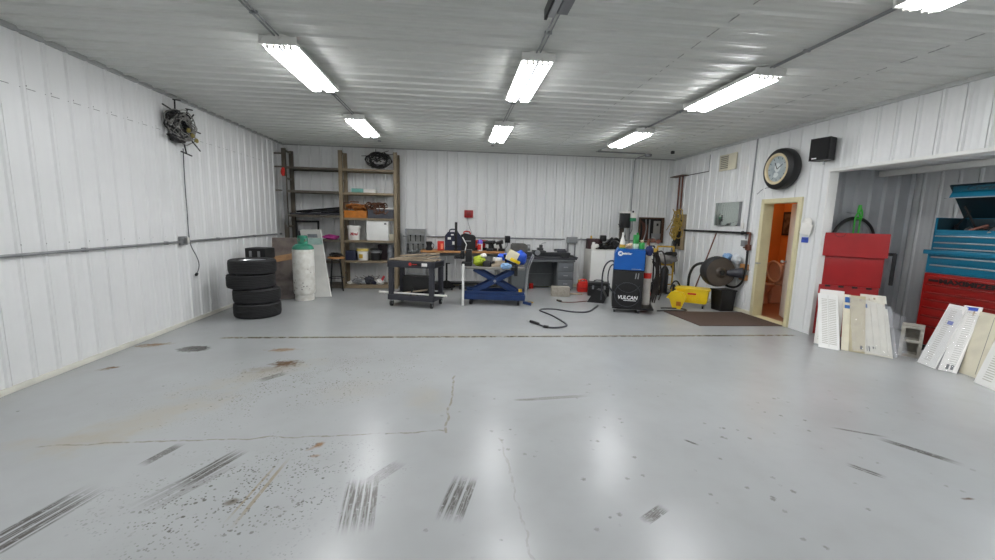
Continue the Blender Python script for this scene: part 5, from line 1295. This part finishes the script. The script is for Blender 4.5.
def film(name, label, corners, bulge, seed, nx=14, nz=14):
    """wrinkled clear plastic over a quad: corners bl, br, tr, tl; pushed along the normal"""
    bl, br, tr, tl = map(Vector, corners)
    b = MB(); n = (br - bl).cross(tl - bl).normalized(); g = []
    for j in range(nz + 1):
        row = []
        for i in range(nx + 1):
            a, c = i / nx, j / nz
            p = (bl * (1 - a) + br * a) * (1 - c) + (tl * (1 - a) + tr * a) * c
            k = bulge * (math.sin(PI * a) ** .6) * (math.sin(PI * min(1, c * .9 + .1)) ** .6)
            k += .022 * noise.noise(p * 14 + Vector((seed, 0, 0))) * (1 if 0 < i < nx else .3)
            row.append(b.bm.verts.new(p + n * k))
        g.append(row)
    for j in range(nz):
        for i in range(nx): b.bm.faces.new((g[j][i], g[j][i + 1], g[j + 1][i + 1], g[j + 1][i]))
    return put(name, b, M['film'], label, 'plastic film')
nE = Vector((-.55, -.51, .66)) * .03; vE = Vector((.354, .502, .677))
e0 = Vector((5.03, 4.645, .005)) + nE; e1 = Vector((5.3, 4.33, .005)) + nE
film('plastic_wrap', 'clear plastic wrap over the cream panels beside the red cabinet', (e0, e1, e1 + vE * .8, e0 + vE * .92), .02, 2)
film('plastic_bag', 'clear plastic bag bunched between the cream panels and concrete block', ((5.31, 4.36, .02), (5.46, 4.36, .06), (5.86, 4.76, .42), (5.66, 4.86, .52)), .06, 5)
# cinder block with two holes
t = thing('cinder_block', 'hollow concrete block standing on end before the red tool chest', 'concrete block', (5.66, 4.5, 0), math.radians(-52))
b = MB(); w, dp, h = .2, .2, .39
for (x0, x1, z0, z1) in ((-.1, -.065, 0, h), (.065, .1, 0, h), (-.065, .065, 0, .035), (-.065, .065, .178, .213), (-.065, .065, h - .035, h)): b.bb(x0, x1, -.1, .1, z0, z1)
b.bb(-.065, .065, .06, .1, .035, h - .035)
b.build('shell', M['concrete'], t)
# tool chest
t = thing('roller_chest', 'red roller tool chest with many drawers in the recess', 'tool chest', (6.0, 4.2, 0))
Y0c, Y1c = -.62, .55
MB().bb(0, .48, Y0c, Y1c, .1, 1.02, .008).build('body', M['dred'], t)
zs = [(.89, .985), (.79, .88), (.7, .78), (.6, .69), (.49, .59), (.36, .48), (.13, .35)]
for k, (z0, z1) in enumerate(zs):
    dr = MB().bb(-.015, .0, Y0c + .03, Y1c - .05, z0, z1, .004).build('drawer', M['dred'], t)
    MB().bb(-.03, -.012, Y0c + .03, Y1c - .05, z1 - .018, z1 - .003, .004).build('drawer_pull', mat('polished_red', '#a03a36', .18, .6) if k else M['dred'], dr)
text('MAXIMIZER', .075, M['black_text'], t, (-.0175, .07, .928), (PI / 2, 0, -PI / 2), 'lettering', .002, .004, 1.5)
MB().bb(-.018, -.012, .37, .48, .915, .945).build('badge', M['black_text'], t)
b = MB()
for z in (1.0, .82): b.blob((.1, Y1c + .006, z), (.02, .01, .02), 1, .1)
b.build('lock_knob', M['black'], t)
for y in (Y0c + .08, Y1c - .08):
    for x in (.08, .4):
        c = MB().bb(x - .025, x + .025, y - .02, y + .02, .08, .1).build('caster', M['grey_m'], t); MB().cyl((x, y - .018, .045), (x, y + .018, .045), .045, n=16).build('wheel', M['black'], c)
t = thing('middle_chest', 'teal intermediate tool chest resting on the red roller chest', 'tool chest', (6.0, 4.2, 1.022))
MB().bb(.0, .46, Y0c, Y1c, 0, .27, .006).build('body', M['teal'], t)
MB().bb(-.05, .0, Y0c, Y1c + .02, .235, .29, .006).build('front_lip', M['teal'], t)
for z0, z1 in ((.13, .21), (.02, .11)):
    dr = MB().bb(-.015, .0, Y0c + .02, Y1c - .05, z0, z1, .004).build('drawer', M['teal'], t); MB().bb(-.032, -.012, Y0c + .02, Y1c - .06, z1 - .018, z1 - .003, .004).build('drawer_pull', M['steel'], dr)
t = thing('top_chest', 'open teal top tool chest with its lid propped up', 'tool chest', (6.02, 4.2, 1.294))
b = MB(); b.bb(0, .44, Y0c, Y1c - .01, .0, .22, .004); b.bb(0, .015, Y0c, Y1c - .01, .22, .27); b.bb(.425, .44, Y0c, Y1c - .01, .2, .42); b.bb(.0, .44, Y1c - .025, Y1c - .01, .2, .42); b.bb(0, .44, Y0c, Y0c + .015, .2, .42); b.build('body', M['teal'], t)
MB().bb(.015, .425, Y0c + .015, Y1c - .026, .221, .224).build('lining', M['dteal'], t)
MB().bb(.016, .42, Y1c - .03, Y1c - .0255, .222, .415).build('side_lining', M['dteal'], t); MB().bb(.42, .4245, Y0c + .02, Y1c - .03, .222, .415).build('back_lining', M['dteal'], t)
for z0, z1 in ((.13, .2), (.06, .12), (.0, .05)):
    dr = MB().bb(-.012, .0, Y0c + .02, Y1c - .05, z0, z1, .003).build('drawer', M['teal'], t); MB().bb(-.03, -.01, Y0c + .02, Y1c - .05, z1 - .016, z1 - .002, .003).build('drawer_pull', M['steel'], dr)
LA = -.28
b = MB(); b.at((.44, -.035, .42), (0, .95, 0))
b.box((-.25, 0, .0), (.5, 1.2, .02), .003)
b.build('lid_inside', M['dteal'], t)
b = MB(); b.at((.0, 0, .0)); b.prism([(.06, .66), (.1, .74), (.46, .76), (.46, .68)], Y0c, Y1c - .06); b.build('lid', M['teal'], t)
b = MB(); b.bb(.05, .07, Y0c, Y1c - .02, .655, .665); b.build('lid_edge', M['steel'], t)
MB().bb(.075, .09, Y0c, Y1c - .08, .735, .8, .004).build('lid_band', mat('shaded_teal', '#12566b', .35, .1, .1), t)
text('Cornwell', .07, mat('dark_script', '#123440', .3), t, (.072, .1, .768), (PI / 2, 0, -PI / 2), 'lettering', .002, .001, 1.8, .35)
b = MB(); b.cyl((.12, Y1c - .2, .56), (.3, Y1c - .26, .22), .012, n=8); b.cyl((.2, Y1c - .08, .3), (.16, Y1c - .24, .5), .008, n=8); b.build('lid_prop', M['black'], t)
ZTt = 1.294 + .2255
rnd = random.Random(17)
gl = 'hand tools in the open teal chest'
for k in range(9):
    y = 4.62 - k * .085; x = 6.1 + rnd.uniform(0, .16)
    b = MB(); a = rnd.uniform(-1.2, 1.2); L = rnd.uniform(.14, .24)
    b.tube([(-L / 2, 0, .02), (0, .01, .05 + rnd.uniform(0, .06)), (L / 2, 0, .04 + rnd.uniform(0, .08))], .018, 8, smooth=1); b.blob((L / 2, 0, .06), (.035, .025, .025), k, .3)
    put('hand_tool', b, M[('black_m', 'steel', 'copper', 'black')[k % 4]], 'tool heaped in the open tray of the teal top chest', 'tool', (x, y, ZTt), a, gl)
b = MB(); b.bb(-.03, .03, -.04, .04, 0, .025, .006); put('white_tag', b, M['white_pl'], 'small white tag at the corner of the teal tool tray', 'tag', (6.08, 4.66, ZTt))

# panels leaning on chest
GP2 = 'panels leaning on the tool chest'
panel('wrapped_panel', 'white slotted panel in plastic leaning beside the hollow block', (5.47, 4.25, .003), (5.41, 4.03, .003), (5.9, 4.35, .69), .02, M['white'], [(.3, .62)], GP2, [(.45, .75, .68, .74, 'blue_sign')])
panel('wrapped_panel', 'ivory panel with blue print behind the slotted wrapped panel', (5.43, 4.0, .003), (5.49, 3.87, .003), (5.9, 4.2, .7), .02, M['white_pl'], [(.4, .8)], GP2, [(.1, .8, .93, .98, 'blue_sign'), (.35, .5, .03, .1, 'dgrey'), (.6, .75, .03, .1, 'dgrey'), (.6, .7, .85, .93, 'pale_wood')])
panel('cream_board', 'plain cream board with a groove leaning on the red chest', (5.56, 3.9, .003), (5.52, 3.68, .003), (5.9, 4.05, .66), .02, M['cream'], [], GP2, (), (.72, .05, .74, .95))
panel('slotted_board', 'white slotted panel leaning at the edge of the row', (5.37, 3.63, .003), (5.28, 3.36, .003), (5.88, 3.8, .68), .02, M['white'], [(.25, .6)], GP2)
film('plastic_wrap', 'clear plastic wrap hanging over the white slotted panels', ((5.38, 4.2, .01), (5.42, 3.86, .01), (5.84, 4.0, .62), (5.83, 4.3, .66)), .05, 9)

# ------------------------------------------------------------------ world and view
w = bpy.data.worlds.new('world'); C.world = w; w.use_nodes = True
w.node_tree.nodes['Background'].inputs[0].default_value = (.8, .85, .9, 1)
w.node_tree.nodes['Background'].inputs[1].default_value = .05
C.view_settings.view_transform = 'Standard'; C.view_settings.look = 'None'; C.view_settings.exposure = -.06; C.view_settings.gamma = 1
C.cycles.use_denoising = True
C.cycles.max_bounces = 10; C.cycles.diffuse_bounces = 6
